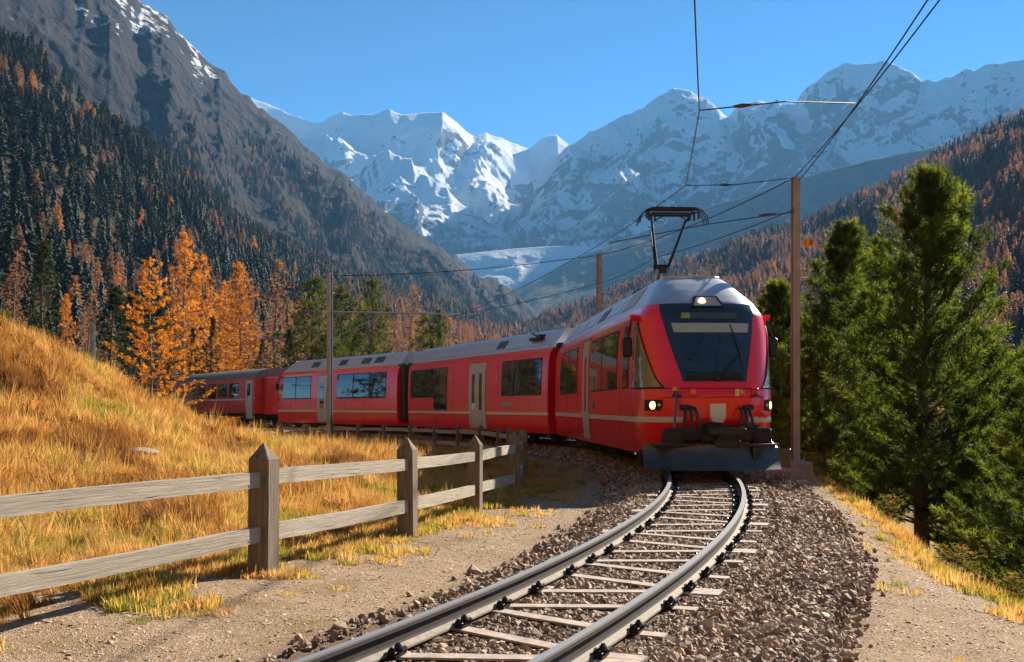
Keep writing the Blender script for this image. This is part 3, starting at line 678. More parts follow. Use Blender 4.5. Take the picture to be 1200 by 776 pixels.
# ---------------------------------------------------------------- fence
FENCE = [(-4.0, 2.9, .99), (-2.98, 5.75, .98), (-1.93, 8.6, .955), (-1.08, 11.5, .885), (-.48, 14.3, .81), (.03, 16.7, .775), (.17, 19.7, .72), (.22, 22.7, .64), (.14, 25.7, .56), (-.06, 28.8, .50),
         (-.37, 32.0, .43), (-.98, 34.9, .40), (-1.80, 37.6, .36), (-2.78, 40.2, .30), (-3.86, 42.4, .25), (-5.1, 44.4, .22), (-6.4, 46.4, .17), (-7.85, 48.6, .1), (-9.4, 51, .04), (-11.2, 53.8, -.03)]
fence = empty('wooden_fence', (-1.93, 8.6, -.05), 0, 'weathered two rail wooden fence with pointed posts curving along the inside of the track', 'fence')
fl0 = Vector(fence.location)
for i, (x, y, zt) in enumerate(FENCE):
    x1, y1, _ = FENCE[min(i+1, len(FENCE)-1)]; x0, y0, _ = FENCE[max(i-1, 0)]
    rz = math.atan2(y1-y0, x1-x0)-math.pi/2+random.uniform(-.04, .04)
    w = 0.088*random.uniform(.96, 1.04); h = 1.12; b = MB(); hc = h-.13
    rings = [(-0.25, 1.0), (h*.3, .99), (hc-.012, .985), (hc, .99)]
    v = []; f = []
    for z, k_ in rings:
        c = w*.12; q = w*k_
        v += [(q-c, -q, z), (q, -q+c, z), (q, q-c, z), (q-c, q, z), (-q+c, q, z), (-q, q-c, z), (-q, -q+c, z), (-q+c, -q, z)]
    for a in range(3):
        for j in range(8): f.append((a*8+j, a*8+(j+1) % 8, a*8+8+(j+1) % 8, a*8+8+j))
    v.append((random.uniform(-.006, .006), random.uniform(-.006, .006), h)); f += [(24+j, 24+(j+1) % 8, 32) for j in range(8)]
    b.add(v, f); o = b.build('post', M_post, fence)
    o.location = Vector((x, y, zt-h))-fl0; o.rotation_euler = (random.uniform(-.012, .012), random.uniform(-.012, .012), rz)
def plank(p, q, hh, th, name='rail'):
    """a sawn rail with slightly wavy edges, lying along local Y"""
    p, q = Vector(p), Vector(q); d = q-p; L = d.length; n = 14; v = []; f = []; sd = random.uniform(0, 99)
    for i in range(n+1):
        t = i/n; y = t*L; w1 = .006*mnoise.noise(Vector((y*1.7, sd, 0))); w2 = .006*mnoise.noise(Vector((y*1.9, sd+9, 0))); bow = .014*math.sin(math.pi*t)*math.sin(sd)
        for sx, sz in ((-1, -1), (1, -1), (1, 1), (-1, 1)): v.append((sx*th/2+w1*.5+bow, y, sz*(hh/2)+(w1 if sz > 0 else w2)+bow))
    for i in range(n):
        for j in range(4): f.append((i*4+j, i*4+(j+1) % 4, i*4+4+(j+1) % 4, i*4+4+j))
    f += [(3, 2, 1, 0), (n*4, n*4+1, n*4+2, n*4+3)]
    o = mesh(name, v, f, M_railwood, False, fence)
    o.location = p-fl0; o.rotation_euler = (math.asin(d.z/L), 0, math.atan2(d.y, d.x)-math.pi/2)
for i in range(len(FENCE)-1):
    (x0, y0, z0), (x1, y1, z1) = FENCE[i], FENCE[i+1]
    for dz, hh in ((-.275, .125), (-.70, .125)):
        L = math.hypot(x1-x0, y1-y0); ux, uy = (x1-x0)/L, (y1-y0)/L
        ox = uy*.012; oy = -ux*.012
        plank((x0+ox+ux*.05, y0+oy+uy*.05, z0+dz+random.uniform(-.012, .012)), (x1+ox-ux*.05, y1+oy-uy*.05, z1+dz+random.uniform(-.012, .012)), hh*random.uniform(.94, 1.05), .055)

# ---------------------------------------------------------------- masts, brackets, wires
def hbeam(b, h, w, z0=0, t=.012):
    for s_ in (-1, 1): b.box((0, s_*(w/2-t/2), z0+h/2), (w, t, h))
    b.box((0, 0, z0+h/2), (t, w-2*t, h))
def mast(loc, h, w, rz, label, mat, found=True):
    e = empty('catenary_mast', loc, rz, label, 'railway mast', 'overhead line masts')
    b = MB(); hbeam(b, h, w); b.build('pole', mat, e)
    b = MB(); b.box((0, 0, .012), (w+.16, w+.16, .024))
    for sx in (-1, 1):
        for sy in (-1, 1): b.tube([(sx*(w/2+.05), sy*(w/2+.05), 0), (sx*(w/2+.05), sy*(w/2+.05), .07)], .014, 6)
    b.build('base_plate', M_mast_grey, e)
    if found:
        b = MB(); b.box((0, 0, -.35), (.5, .6, .7), bev=.03); b.build('foundation', M_conc, e)
    return e
mA = mast((5.75, 22.5, -.03), 5.76, .14, R(8), 'tall brown steel mast right of the train with an orange kilometre sign', M_mast)
b = MB(); b.box((-.62, -.1, -.42), (1.0, 1.2, .62), bev=.04); b.build('foundation', M_conc, mA)
# kilometre sign 1.8
sg = empty('kilometre_sign', (5.75+.21, 22.38, 4.39), R(0), 'small orange plate reading 1.8 on the right side of the brown mast', 'sign')
b = MB(); b.box((.02, 0, 0), (.20, .012, .155), bev=.004); b.build('plate', simple('orange_sign', (0.75, 0.27, 0.01), .5, 0, .05), sg)
b = MB(); b.box((-.08, .02, 0), (.08, .02, .03)); b.build('bracket', M_mast_grey, sg)
def lettering(name, body, size, mat, parent, loc, rot, ext=.002):
    fc = bpy.data.curves.new(name, 'FONT'); fc.body = body; fc.size = size; fc.align_x = 'CENTER'; fc.align_y = 'CENTER'; fc.extrude = ext
    t = bpy.data.objects.new(name+'_tmp', fc); col.objects.link(t); bpy.context.view_layer.update()
    me = bpy.data.meshes.new_from_object(t.evaluated_get(bpy.context.evaluated_depsgraph_get())); bpy.data.objects.remove(t)
    me.materials.clear(); me.materials.append(mat); o = bpy.data.objects.new(name, me); col.objects.link(o); o.parent = parent; o.location = loc; o.rotation_euler = rot; return o
lettering('lettering', '1.8', .15, simple('sign_black', (.03, .01, .005), .6), sg, (.02, -.0085, 0), (R(90), 0, 0))
mB = mast((2.95, 37.5, -.25), 6.35, .15, R(20), 'brown steel mast rising behind the roof of the train', M_mast)
mC = mast((-7.15, 43.5, -.62), 6.73, .17, R(-25), 'grey steel mast on the left with a long bracket arm reaching over the coaches', M_mast_grey)
# bracket arm of the left mast (local frame turned back to the world's axes)
b = MB(); ca = Vector((-7.15, 43.5, -.62))
def ml(o, p): return o.matrix_basis.inverted() @ Vector(p)
aw, ae = Vector((-7.05, 43.5, 4.58)), Vector((-2.0, 43.9, 4.52))
b.tube([ml(mC, aw), ml(mC, ae)], .032, 8); b.tube([ml(mC, (-7.05, 43.5, 3.5)), ml(mC, (-5.0, 43.6, 4.53))], .02, 6); b.build('bracket_arm', simple('galvanised_tube', (.42, .43, .45), .45, .6, .1), mC)
mD = mast((-24.2, 64, .6), 4.9, .24, R(0), 'grey mast far left half hidden behind the grassy hill', M_mast_grey)
b = MB(); b.tube([(0, 0, 1.6), (-1.0, 0, .6)], .09, 6); b.tube([(0, 0, 1.9), (4.4, 0, 1.75)], .03, 6); b.tube([(0, 0, .55), (4.4, 0, .45)], .03, 6); b.build('brace', M_mast_grey, mD)
def wire(pts, r, label, group='overhead wires', sag=0.0):
    out = []
    for (p, q) in zip(pts[:-1], pts[1:]):
        p, q = Vector(p), Vector(q)
        for i in range(10):
            t = i/10; out.append(p.lerp(q, t)-Vector((0, 0, sag*4*t*(1-t)*(q-p).length/20)))
    out.append(Vector(pts[-1]))
    b = MB(); b.tube(out, r, 6); o = b.build('overhead_wire', M_wire); tag(o, label, 'wire', group); return o
TA = (5.72, 22.45, 5.72); TB = (2.95, 37.5, 6.05); TC = (-7.15, 43.5, 6.0)
wire([(-17.2, -13.9, 5.3), (-7.4, -5.4, 5.3), (-2.25, 2.0, 5.3), (1.1, 8.6, 5.33), (1.86, 11.3, 5.36), (2.66, 15.75, 5.36), (3.38, 21.6, 5.40), (1.62, 31.5, 5.1), (-2.2, 43.85, 4.45), (-10.5, 55, 4.4), (-23, 74, 4.2)], .0095, 'contact wire running down to the pantograph and over the coaches', sag=.15)
wire([(2.2, -16, 6.1), (4.2, 6, 5.9), (4.9, 12.7, 5.85), TA], .0105, 'upper left of the two wires coming down to the top of the brown mast', sag=.15)
wire([(1.0, -16, 6.0), (3.4, 5, 5.75), (4.5, 12.0, 5.6), (5.80, 22.4, 5.66)], .0105, 'second wire meeting the brown mast top from the photographer side', sag=.15)
wire([TA, TB], .012, 'feeder wire between the two brown masts', sag=.25)
wire([TB, TC, (-24.2, 64, 5.4)], .014, 'feeder wire from the middle mast to the left grey mast', sag=.3)
wire([(5.7, 22.4, 5.07), (3.7, 29, 4.9), (2.95, 37.4, 5.1), (-2.1, 43.9, 4.5)], .011, 'lower wire from the mast bracket passing behind the pantograph', sag=.2)
wire([(2.66, 15.75, 5.36), (3.9, 15.8, 5.50), (5.26, 17.0, 5.79)], .010, 'upper cross wire holding the contact wire to the side', 'cross wires')
wire([(3.38, 21.6, 5.40), (4.4, 21.9, 5.47), TA], .010, 'cross wire between the contact wire and the brown mast top', 'cross wires')
wire([(2.3, 26.5, 4.95), (4.3, 24.2, 5.05), (5.72, 22.4, 5.02)], .011, 'lowest cross wire just below the pantograph head', 'cross wires')
b = MB()
for p, q in (((3.15, 15.77, 5.42), (3.4, 15.78, 5.45)), ((4.1, 21.8, 5.45), (4.3, 21.85, 5.46)), ((5.1, 22.9, 5.03), (5.4, 22.7, 5.025))):
    bb = MB(); sfx = {3.15: 'small dark insulator on the upper cross wire below the snowy peaks', 4.1: 'small dark insulator beside the top of the brown mast', 5.1: 'small dark insulator on the lowest cross wire left of the brown mast'}[p[0]]; bb.tube([p, Vector(p).lerp(Vector(q), .5), q], [.018, .032, .018], 8); o = bb.build('insulator', M_insul); tag(o, sfx, 'insulator', 'wire insulators')
# ---------------------------------------------------------------- train
def paint(name, c, rough=0.28, coat=0.35, var=0.08, dirt=0.12):
    m, nt, b = nodes(name)
    n = noise_tex(nt, 1.6, 5, 0.65); st = noise_tex(nt, 2.0, 5, 0.6, vec=mapped(nt, (3, 3, .35)))
    cc = mixc(nt, ramp(nt, n, [(0.35, (0, 0, 0)), (0.75, (1, 1, 1))]), c, tuple(x*(1-var*2) for x in c))
    cc = mixc(nt, math_(nt, 'MULTIPLY', st, dirt), cc, (0.10, 0.07, 0.05))
    nt.links.new(cc, b.inputs['Base Color']); b.inputs['Roughness'].default_value = rough
    b.inputs['Coat Weight'].default_value = coat; b.inputs['Coat Roughness'].default_value = 0.04
    bump(nt, b, noise_tex(nt, 1.1, 2, 0.4), 0.10, 0.06)
    return m
M_red = paint('red_car_paint', (0.92, 0.007, 0.014))
M_redold = paint('old_red_car_paint', (0.60, 0.03, 0.02), 0.35, 0.25, .1, .3)
M_white = paint('white_stripe_paint', (0.62, 0.60, 0.57), 0.4, 0.2)
M_doorp = paint('pale_grey_door_paint', (0.52, 0.49, 0.47), 0.4, 0.2)
M_yellow = paint('yellow_first_class_stripe', (0.75, 0.42, 0.02), 0.35, 0.3)
M_black = paint('black_mask_paint', (0.010, 0.014, 0.022), 0.12, 0.8)
M_rub = simple('black_rubber', (0.012, 0.012, 0.013), 0.6, 0, .3, 20)
M_under = simple('grimy_underframe', (0.03, 0.024, 0.02), 0.75, .2, .5, 8, .3)
M_plough = simple('dark_plough_steel', (0.04, 0.04, 0.042), 0.38, .2, .35, 5, .15, coat=.4)
M_roof = simple('silver_roof_sheet', (0.50, 0.53, 0.58), 0.36, .55, .12, 4, .1)
M_roofold = simple('grey_coach_roof', (0.16, 0.15, 0.15), 0.6, .2, .25, 4, .1)
M_roofdark = simple('dark_roof_panel', (0.05, 0.06, 0.08), 0.45, .3, .3, 6)
M_panto = simple('pantograph_black', (0.014, 0.013, 0.013), 0.5, .4, .3, 20)
M_bellows = simple('dark_bellows', (0.035, 0.012, 0.012), 0.7, 0, .4, 20)
M_blind = simple('pale_blind', (0.33, 0.40, 0.43), 0.35, 0, .05, 5)
M_display = simple('display_glass', (0.045, 0.08, 0.11), 0.25, 0, .3, 12)
M_displayg = simple('display_green_field', (0.26, 0.36, 0.05), 0.4, 0, .2, 30)
M_shield = simple('pale_shield', (0.62, 0.60, 0.56), 0.4, 0, .04, 8)
M_brass = simple('yellowish_name_plate', (0.38, 0.30, 0.16), 0.5, .2, .3, 30)
M_amber = simple('amber_lens', (0.8, 0.25, 0.01), 0.2, 0, .1, 30, coat=.6)
M_redlens = simple('red_lamp_glass', (0.45, 0.01, 0.03), 0.15, 0, .1, 30, coat=.6)
M_hose = simple('dark_hose', (0.02, 0.022, 0.03), 0.45, 0, .2, 20)
def glass(name, c, c2, rough=0.03):
    m, nt, b = nodes(name)
    n = noise_tex(nt, 1.2, 3)
    nt.links.new(ramp(nt, n, [(0.35, c), (0.65, c2)]), b.inputs['Base Color'])
    b.inputs['Roughness'].default_value = rough; b.inputs['IOR'].default_value = 1.6; b.inputs['Specular IOR Level'].default_value = .6
    b.inputs['Coat Weight'].default_value = .4; b.inputs['Coat Roughness'].default_value = 0.02
    return m
M_glass = glass('tinted_window_glass', (0.012, 0.013, 0.012), (0.05, 0.045, 0.035))
M_cabglass = glass('cab_window_glass', (0.12, 0.095, 0.06), (0.26, 0.20, 0.13))
M_windscreen = glass('windscreen_glass', (0.008, 0.016, 0.028), (0.02, 0.03, 0.045))
def lamp_mat(name, c, s):
    m, nt, b = nodes(name); b.inputs['Base Color'].default_value = (*c, 1); b.inputs['Emission Color'].default_value = (*c, 1); b.inputs['Emission Strength'].default_value = s; return m
M_lamp = lamp_mat('lit_headlamp', (1.0, 0.56, 0.2), 1.5)
M_lampdim = simple('chrome_reflector', (0.5, 0.45, 0.38), .2, .9, .1, 20)

ROWS = [(.30,1.17,0,1.02,2.6),(.50,1.21,0,1.16,2.6),(.90,1.245,0,1.31,2.6),(1.15,1.25,0,1.34,2.6),(1.32,1.25,0,1.33,2.6),(1.48,1.25,0,1.25,2.6),(1.60,1.25,0,1.19,2.6),(2.0,1.24,0,1.02,2.7),(2.4,1.22,0,.86,2.7),(2.62,1.19,0,.78,2.7),
        (2.76,1.16,-.03,.72,2.8),(2.86,1.10,-.10,.66,2.8),(2.98,1.02,-.18,.54,2.9),(3.10,.93,-.30,.36,3),(3.24,.82,-.46,.14,3),(3.38,.72,-.64,-.12,3.2),(3.50,.62,-.85,-.40,3.4),(3.55,.54,-.95,-.52,3.6)]
RA = np.array(ROWS); RA[:, 1] *= .968
def prm(z):
    return [float(np.interp(z, RA[:, 0], RA[:, k])) for k in (1, 2, 3, 4)]
def nose(phi, z, off=0.0):
    w, B, F, n = prm(z); s, c = abs(math.sin(phi)), max(0.0, math.cos(phi)); sg = 1 if phi >= 0 else -1
    x = sg*w*s**(2/n); y = B+(F-B)*c**(2/n)
    if off:
        gx_, gy_ = s**(2*(n-1)/n)/w*sg, c**(2*(n-1)/n)/max(.1, F-B); L = math.hypot(gx_, gy_) or 1
        x += off*gx_/L; y += off*gy_/L
    return Vector((x, y, z))
def phi_q(q, z):
    n = prm(z)[3]; return math.copysign(math.asin(min(1, abs(q))**(n/2)), q)
def car_shell(root, L, nose_rear=False, red=None, has_nose=True):
    """body and roof of a low floor railcar; the nose is at +Y, the plain end at -L"""
    red = red or M_red
    for part, z0, z1, nz, mat in (('body', .30, 2.95, 68, red), ('roof', 2.95, 3.55, 22, M_roof)):
        zs = list(np.linspace(z0, z1, nz)); v = []; f = []
        if has_nose: ph = [(-math.pi/2)+math.pi*i/80 for i in range(81)]
        n = (len(ph)+2) if has_nose else 4
        for z in zs:
            if has_nose:
                row = [nose(p, z) for p in ph]; w = prm(z)[0]
                row = [Vector((-w, -L, z))]+row+[Vector((w, -L, z))]
            else:
                w = prm(z)[0]; row = [Vector((-w, -L, z)), Vector((-w, 0, z)), Vector((w, 0, z)), Vector((w, -L, z))]
            v += row
        for i in range(len(zs)-1):
            for k in range(n-1): f.append((i*n+k+1, i*n+k, i*n+n+k, i*n+n+k+1))
        # plain end wall(s)
        for i in range(len(zs)-1):
            f.append((i*n, i*n+n-1, (i+1)*n+n-1, (i+1)*n))
        if part == 'roof': f.append(tuple((len(zs)-1)*n+k for k in range(n))[::-1])
        else: f.append(tuple(range(n)))
        o = mesh(part, v, f, mat, True, root)
        md = o.modifiers.new('edges', 'EDGE_SPLIT'); md.split_angle = R(32)
def patch(root, name, mat, z0, z1, ql, qr, off=.006, nz=10, nq=14, raw=False, thick=True, parent=None):
    """a panel lying on the nose; ql and qr give its left and right edge at height z as a share of the half width"""
    v = []; f = []
    zs = np.linspace(z0, z1, nz+1)
    for z in zs:
        a, b = (ql(z), qr(z)) if raw else (phi_q(ql(z), z), phi_q(qr(z), z))
        for k in range(nq+1): v.append(nose(a+(b-a)*k/nq, z, off))
    m = nq+1
    for i in range(nz):
        for k in range(nq): f.append((i*m+k+1, i*m+k, (i+1)*m+k, (i+1)*m+k+1))
    # rim back to the skin
    rim = [k for k in range(m)]+[i*m+nq for i in range(1, nz+1)]+[nz*m+k for k in range(nq-1, -1, -1)]+[i*m for i in range(nz-1, 0, -1)]
    b0 = len(v); v += [Vector(v[i])-Vector((0, .02, 0)) if off < .03 else Vector(v[i])-Vector((0, .05, 0)) for i in rim]
    for j in range(len(rim)): j2 = (j+1) % len(rim); f.append((rim[j], rim[j2], b0+j2, b0+j))
    o = mesh(name, v, f, mat, False, parent or root)
    return o
def side_x(z): return prm(z)[0]
def side_panel(root, name, mat, y0, y1, z0, z1, off, sg=1, parent=None, r=.05, depth=.02):
    """a panel on the car side following its lean, with rounded corners"""
    r = min(r, (z1-z0)*.45, (y0-y1)*.45); lv = [(z0+r-r*math.cos(a), r-r*math.sin(a)) for a in (0, R(30), R(60), R(90))]
    m = max(1, int((z1-z0-2*r)/.18)); lv += [(z0+r+(z1-z0-2*r)*k/m, 0) for k in range(1, m)]; lv += [(z1-r+r*math.sin(a), r-r*math.cos(a)) for a in (0, R(30), R(60), R(90))]
    n = len(lv); v = []; f = []
    for o_ in (off, off-depth):
        for z, d_ in lv: v += [(sg*(side_x(z)+o_), y0-d_, z), (sg*(side_x(z)+o_), y1+d_, z)]
    for i in range(n-1): f.append((2*i, 2*i+2, 2*i+3, 2*i+1))
    lp = [2*i for i in range(n)]+[2*i+1 for i in range(n-1, -1, -1)]
    for j in range(len(lp)): a, b = lp[j], lp[(j+1) % len(lp)]; f.append((b, a, a+2*n, b+2*n))
    if sg < 0: f = [q[::-1] for q in f]
    return mesh(name, v, f, mat, False, parent or root)
def window(root, a0, a1, z0, z1, splits=(), sides=(1, -1)):
    for sg in sides:
        fr = side_panel(root, 'window', M_rub, -a0+.035, -a1-.035, z0-.035, z1+.035, .008, sg)
        e = [a0]+list(splits)+[a1]
        for p, q in zip(e[:-1], e[1:]):
            g1 = .055 if p != a0 else 0; g2 = .055 if q != a1 else 0
            side_panel(root, 'pane', M_glass, -p-g1, -q+g2, z0, z1, .013, sg, parent=fr, r=.035)
def door(root, a0, a1, z0, z1, leaves=2, sides=(1, -1), wz=(1.0, 2.3), wf=.5):
    for sg in sides:
        d = side_panel(root, 'door', M_rub, -a0+.02, -a1-.02, z0, z1+.02, .006, sg, r=.02)
        w = (a1-a0)/leaves
        for k in range(leaves):
            p, q = a0+k*w, a0+(k+1)*w
            side_panel(root, 'door_leaf', M_doorp, -p-.008, -q+.008, z0+.01, z1, .014, sg, parent=d, r=.015)
            c = (p+q)/2+(.0 if leaves == 1 else (.06 if k == 0 else -.06)); ww = w*wf/2
            side_panel(root, 'door_window', M_glass, -c+ww, -c-ww, wz[0], wz[1], .019, sg, parent=d, r=.06)
def strip(root, name, mat, y0, y1, z0, z1, off=.005, sides=(1, -1)):
    for sg in sides: side_panel(root, name, mat, y0, y1, z0, z1, off, sg, r=.004)
def bogie(root, ay, wb=1.7, r=.34):
    b = MB()
    for sx in (-1, 1):
        b.box((sx*.80, ay, .42), (.10, wb+.7, .16), bev=.02); b.box((sx*.82, ay, .56), (.22, .5, .2), bev=.03)
        for s_ in (-1, 1): b.box((sx*.84, ay+s_*wb/2, .36), (.14, .26, .24), bev=.03)
    b.box((0, ay, .48), (1.5, .3, .2)); o = b.build('bogie', M_under, root)
    for s_ in (-1, 1):
        for sx in (-1, 1):
            w = MB(); w.tube([(sx*.50, 0, 0), (sx*.54, 0, 0), (sx*.545, 0, 0), (sx*.60, 0, 0)], [r+.03, r+.03, r, r], 24)
            w.tube([(sx*.6, 0, 0), (sx*.68, 0, 0)], .09, 12)
            q = w.build('wheel', M_under, o); q.location = (0, ay+s_*wb/2, r)
def underbox(root, a0, a1, seed):
    r = random.Random(seed); a = a0
    while a < a1-.4:
        l = r.uniform(.5, 1.3); l = min(l, a1-a); b = MB()
        b.box((0, -(a+l/2), .36-r.uniform(0, .06)), (2.0+r.uniform(-.2, .15), l-.12, .34), bev=.03)
        for k in range(3): b.box((1.02, -(a+l*(k+.5)/3), .33), (.05, .04, .26))
        b.build('equipment_box', M_under, root); a += l
def roof_panel(root, a0, a1, mat, side=1, lo=.15, hi=.75, off=.012, name='roof_panel'):
    p0 = (3.05, prm(3.05)[0]); p1 = (3.50, prm(3.50)[0])
    def pt(t, y, o): z = p0[0]+(p1[0]-p0[0])*t; x = prm(z)[0]; return (side*(x+o*.75), y, z+o*.65)
    n = 4; v = []; f = []
    for o in (off, -.02):
        for i in range(n+1):
            for y in (-a0, -a1): v.append(pt(lo+(hi-lo)*i/n, y, o))
    for i in range(n): f.append((2*i, 2*i+1, 2*i+3, 2*i+2) if side < 0 else (2*i+2, 2*i+3, 2*i+1, 2*i))
    m = 2*(n+1); lp = [0]+[2*i for i in range(1, n+1)]+[2*i+1 for i in range(n, -1, -1)]
    for j in range(len(lp)): f.append((lp[j], lp[(j+1) % len(lp)], lp[(j+1) % len(lp)]+m, lp[j]+m))
    return mesh(name, v, f, mat, False, root)
def text_on_side(root, s, a, z, size, mat, name='class_number'):
    fc = bpy.data.curves.new(name, 'FONT'); fc.body = s; fc.size = size; fc.align_x = 'CENTER'; fc.align_y = 'CENTER'; fc.extrude = .001
    t = bpy.data.objects.new(name+'_tmp', fc); dg = bpy.context.evaluated_depsgraph_get()
    col.objects.link(t); bpy.context.view_layer.update(); me = bpy.data.meshes.new_from_object(t.evaluated_get(bpy.context.evaluated_depsgraph_get())); bpy.data.objects.remove(t)
    me.materials.clear(); me.materials.append(mat); o = bpy.data.objects.new(name, me); col.objects.link(o); o.parent = root
    o.location = (side_x(z)+.012, -a, z); o.rotation_euler = (R(90), 0, R(90)); return o
def fascia(root, L, y0=0.0, red=True):
    for a in (0.06, 1.42, L*.42, L*.60, L*.76):
        strip(root, 'panel_seam', M_rub, -a, -a-.014, .34, 2.72, .0035)
    strip(root, 'skirt_seam', M_rub, 0, -L+.02, .835, .845, .0036)
    strip(root, 'white_stripe', M_white, y0, -L+.02, .865, .955, .004)
GRP = 'cars of the red train'
def car_root(name, A, B, label, cat='train car', halfw=1.21):
    A = Vector((A[0], A[1], 0)); B = Vector((B[0], B[1], 0)); d = (A-B).normalized(); left = Vector((-d.y, d.x, 0))   # left of forward
    right = Vector((d.y, -d.x, 0))
    # the side seen from the camera is local +X (right of forward)
    c = A-right*halfw; zA, zB = grade(A.y), grade(B.y); L = (A-B).length
    e = empty(name, (c.x, c.y, zA), math.atan2(-d.x, d.y), label, cat, GRP); e.rotation_euler = (math.atan2(zA-zB, L), 0, math.atan2(-d.x, d.y))
    return e, L

def nose_kit(root, detail=True):
    q_mask = lambda z: float(np.interp(z, [1.57, 1.75, 2.1, 2.6, 2.95], [.45, .49, .57, .68, .80]))
    q_gl = lambda z: float(np.interp(z, [1.70, 2.6], [.42, .62]))
    q_win = lambda z: float(np.interp(z, [1.45, 1.5, 1.6, 1.75, 1.9, 2.1, 2.3, 2.5, 2.6, 2.66], [.70, .735, .785, .83, .865, .905, .945, .975, .99, .998]))
    ms = patch(root, 'windscreen_surround', M_black, 1.56, 2.95, lambda z: -q_mask(z), q_mask, .010, nz=20, nq=24)
    patch(root, 'windscreen', M_windscreen, 1.72, 2.60, lambda z: -q_gl(z), q_gl, .026, nz=20, nq=24, parent=ms)
    patch(root, 'sun_blind', M_blind, 2.42, 2.585, lambda z: -q_gl(z)+.02, lambda z: q_gl(z)-.05, .033, nz=4, nq=24, parent=ms)
    patch(root, 'lower_ledge', M_under, 1.60, 1.69, lambda z: -q_gl(z)*.95, lambda z: q_gl(z)*.95, .026, nz=3, nq=24, parent=ms)
    dd = patch(root, 'destination_display', M_display, 2.665, 2.775, lambda z: -.44, lambda z: .44, .024, nz=3, nq=24, parent=ms)
    patch(root, 'display_field', M_displayg, 2.67, 2.77, lambda z: .30, lambda z: .42, .030, nz=2, parent=ms)
    for sg in (1, -1):
        ql = (lambda z: phi_q(q_win(z), z)) if sg > 0 else (lambda z: -math.pi/2)
        qr = (lambda z: math.pi/2) if sg > 0 else (lambda z: -phi_q(q_win(z), z))
        cw = patch(root, 'cab_side_window', M_cabglass, 1.46, 2.64, ql, qr, .008, nz=22, nq=16, raw=True)
        fr = MB(); pl = [nose(sg*phi_q(q_win(z), z), z, .012) for z in np.linspace(1.46, 2.64, 24)]
        fr.tube(pl, .012, 6); pl = [nose(sg*(phi_q(q_win(1.46), 1.46)+(math.pi/2-phi_q(q_win(1.46), 1.46))*t), 1.46, .012) for t in np.linspace(0, 1, 10)]
        fr.tube(pl, .012, 6); fr.build('frame', M_rub, cw)
    # stripe round the nose
    for a, b in ((-math.pi/2, -.36), (.36, math.pi/2)):
        patch(root, 'white_stripe', M_white, .86, .955, lambda z: a, lambda z: b, .005, nz=2, nq=24, raw=True)
    patch(root, 'black_sill', M_rub, 1.435, 1.452, lambda z: -.99, lambda z: .99, .004, nz=1, nq=30)
    patch(root, 'lower_fold', M_rub, 1.285, 1.297, lambda z: -.74, lambda z: .74, .003, nz=1, nq=24)
    # headlamps
    for sg in (1, -1):
        a, b = (.73, .925) if sg > 0 else (-.925, -.73)
        h = patch(root, 'headlight', M_under, 1.06, 1.25, lambda z: a+(.02*sg if z < 1.15 else 0), lambda z: b, .008, nz=3, nq=6)
        for q, r_, mt in ((.84, .068, M_lamp), (.765, .042, M_lampdim)):
            ph = phi_q(sg*q, 1.155); p = nose(ph, 1.155, .004); d = (nose(ph, 1.155, .1)-nose(ph, 1.155, 0)).normalized()
            w = MB(); w.tube([p-d*.01, p+d*.02, p+d*.03], [r_, r_, r_*.6], 18); w.build('lamp', mt, h, True)
            w = MB(); w.tube([p-d*.01, p+d*.022], r_*1.15, 18, cap=False); w.build('bezel', M_rub, h)
        # marker lamps on the ledge
        for q, z, mt, sz in ((.34, 1.375, M_amber, .045), (.56, 1.385, M_redlens, .05)):
            ph = phi_q(sg*q, z); p = nose(ph, z, 0); w = MB(); w.box((p.x, p.y+.02, z), (.12, .06, .13), bev=.01); mk = w.build('marker_light', M_red, root)
            w = MB(); w.tube([(p.x, p.y+.04, z), (p.x, p.y+.062, z), (p.x, p.y+.075, z)], [sz, sz, sz*.4], 4 if mt is M_amber else 14); w.build('lens', mt, mk)
        w = MB(); p = nose(phi_q(sg*.56, 1.30), 1.30); w.box((p.x, p.y+.04, 1.315), (.16, .08, .02)); w.build('bracket', M_rub, root)
        w = MB(); p = nose(phi_q(sg*.20, 1.37), 1.37)
        if sg < 0: w.box((p.x-.10, p.y+.0, 1.37), (.07, .05, .12)); w.build('socket', M_lampdim, root)
    # shield
    b = MB(); pts = [(-.135, .17), (.135, .17), (.135, -.03), (.11, -.10), (.065, -.15), (0, -.175), (-.065, -.15), (-.11, -.10), (-.135, -.03)]
    F = prm(1.0)[2]
    def sh(k, y): return [(x*k, y, 1.01+z*k) for x, z in pts]
    n = len(pts)
    for k, y0, y1, mt, nm in ((1.24, 1.20, 1.345, M_red, 'shield_backing'), (1.0, 1.3, 1.365, M_shield, 'shield')):
        b = MB(); b.add(sh(k, y0)+sh(k, y1), [tuple(range(n, 2*n))[::-1]]+[(i, (i+1) % n, n+(i+1) % n, n+i) for i in range(n)]); b.build(nm, mt, root)
    # upper headlamp in its housing
    h = MB(); q = [(-.30, 2.885), (.30, 2.885), (.205, 3.09), (-.205, 3.09)]
    fv = [(x, prm(z)[2]+.035+(.08 if z > 3 else 0), z) for x, z in q]; bv = [(x, -.4, z) for x, z in q]
    h.add(fv+bv, [(0,1,2,3),(0,4,5,1),(1,5,6,2),(2,6,7,3),(3,7,4,0)]); ho = h.build('upper_headlight', M_black, root)
    h = MB(); cx = (fv[0][1]+fv[2][1])/2; q2 = [(-.245, 2.905), (.245, 2.905), (.17, 3.07), (-.17, 3.07)]
    sl_ = (fv[2][1]-fv[0][1])/(3.09-2.885)
    h.add([(x, fv[0][1]+sl_*(z-2.885)+.006, z) for x, z in q2], [(0, 1, 2, 3)]); h.build('lens_plate', M_blind, ho)
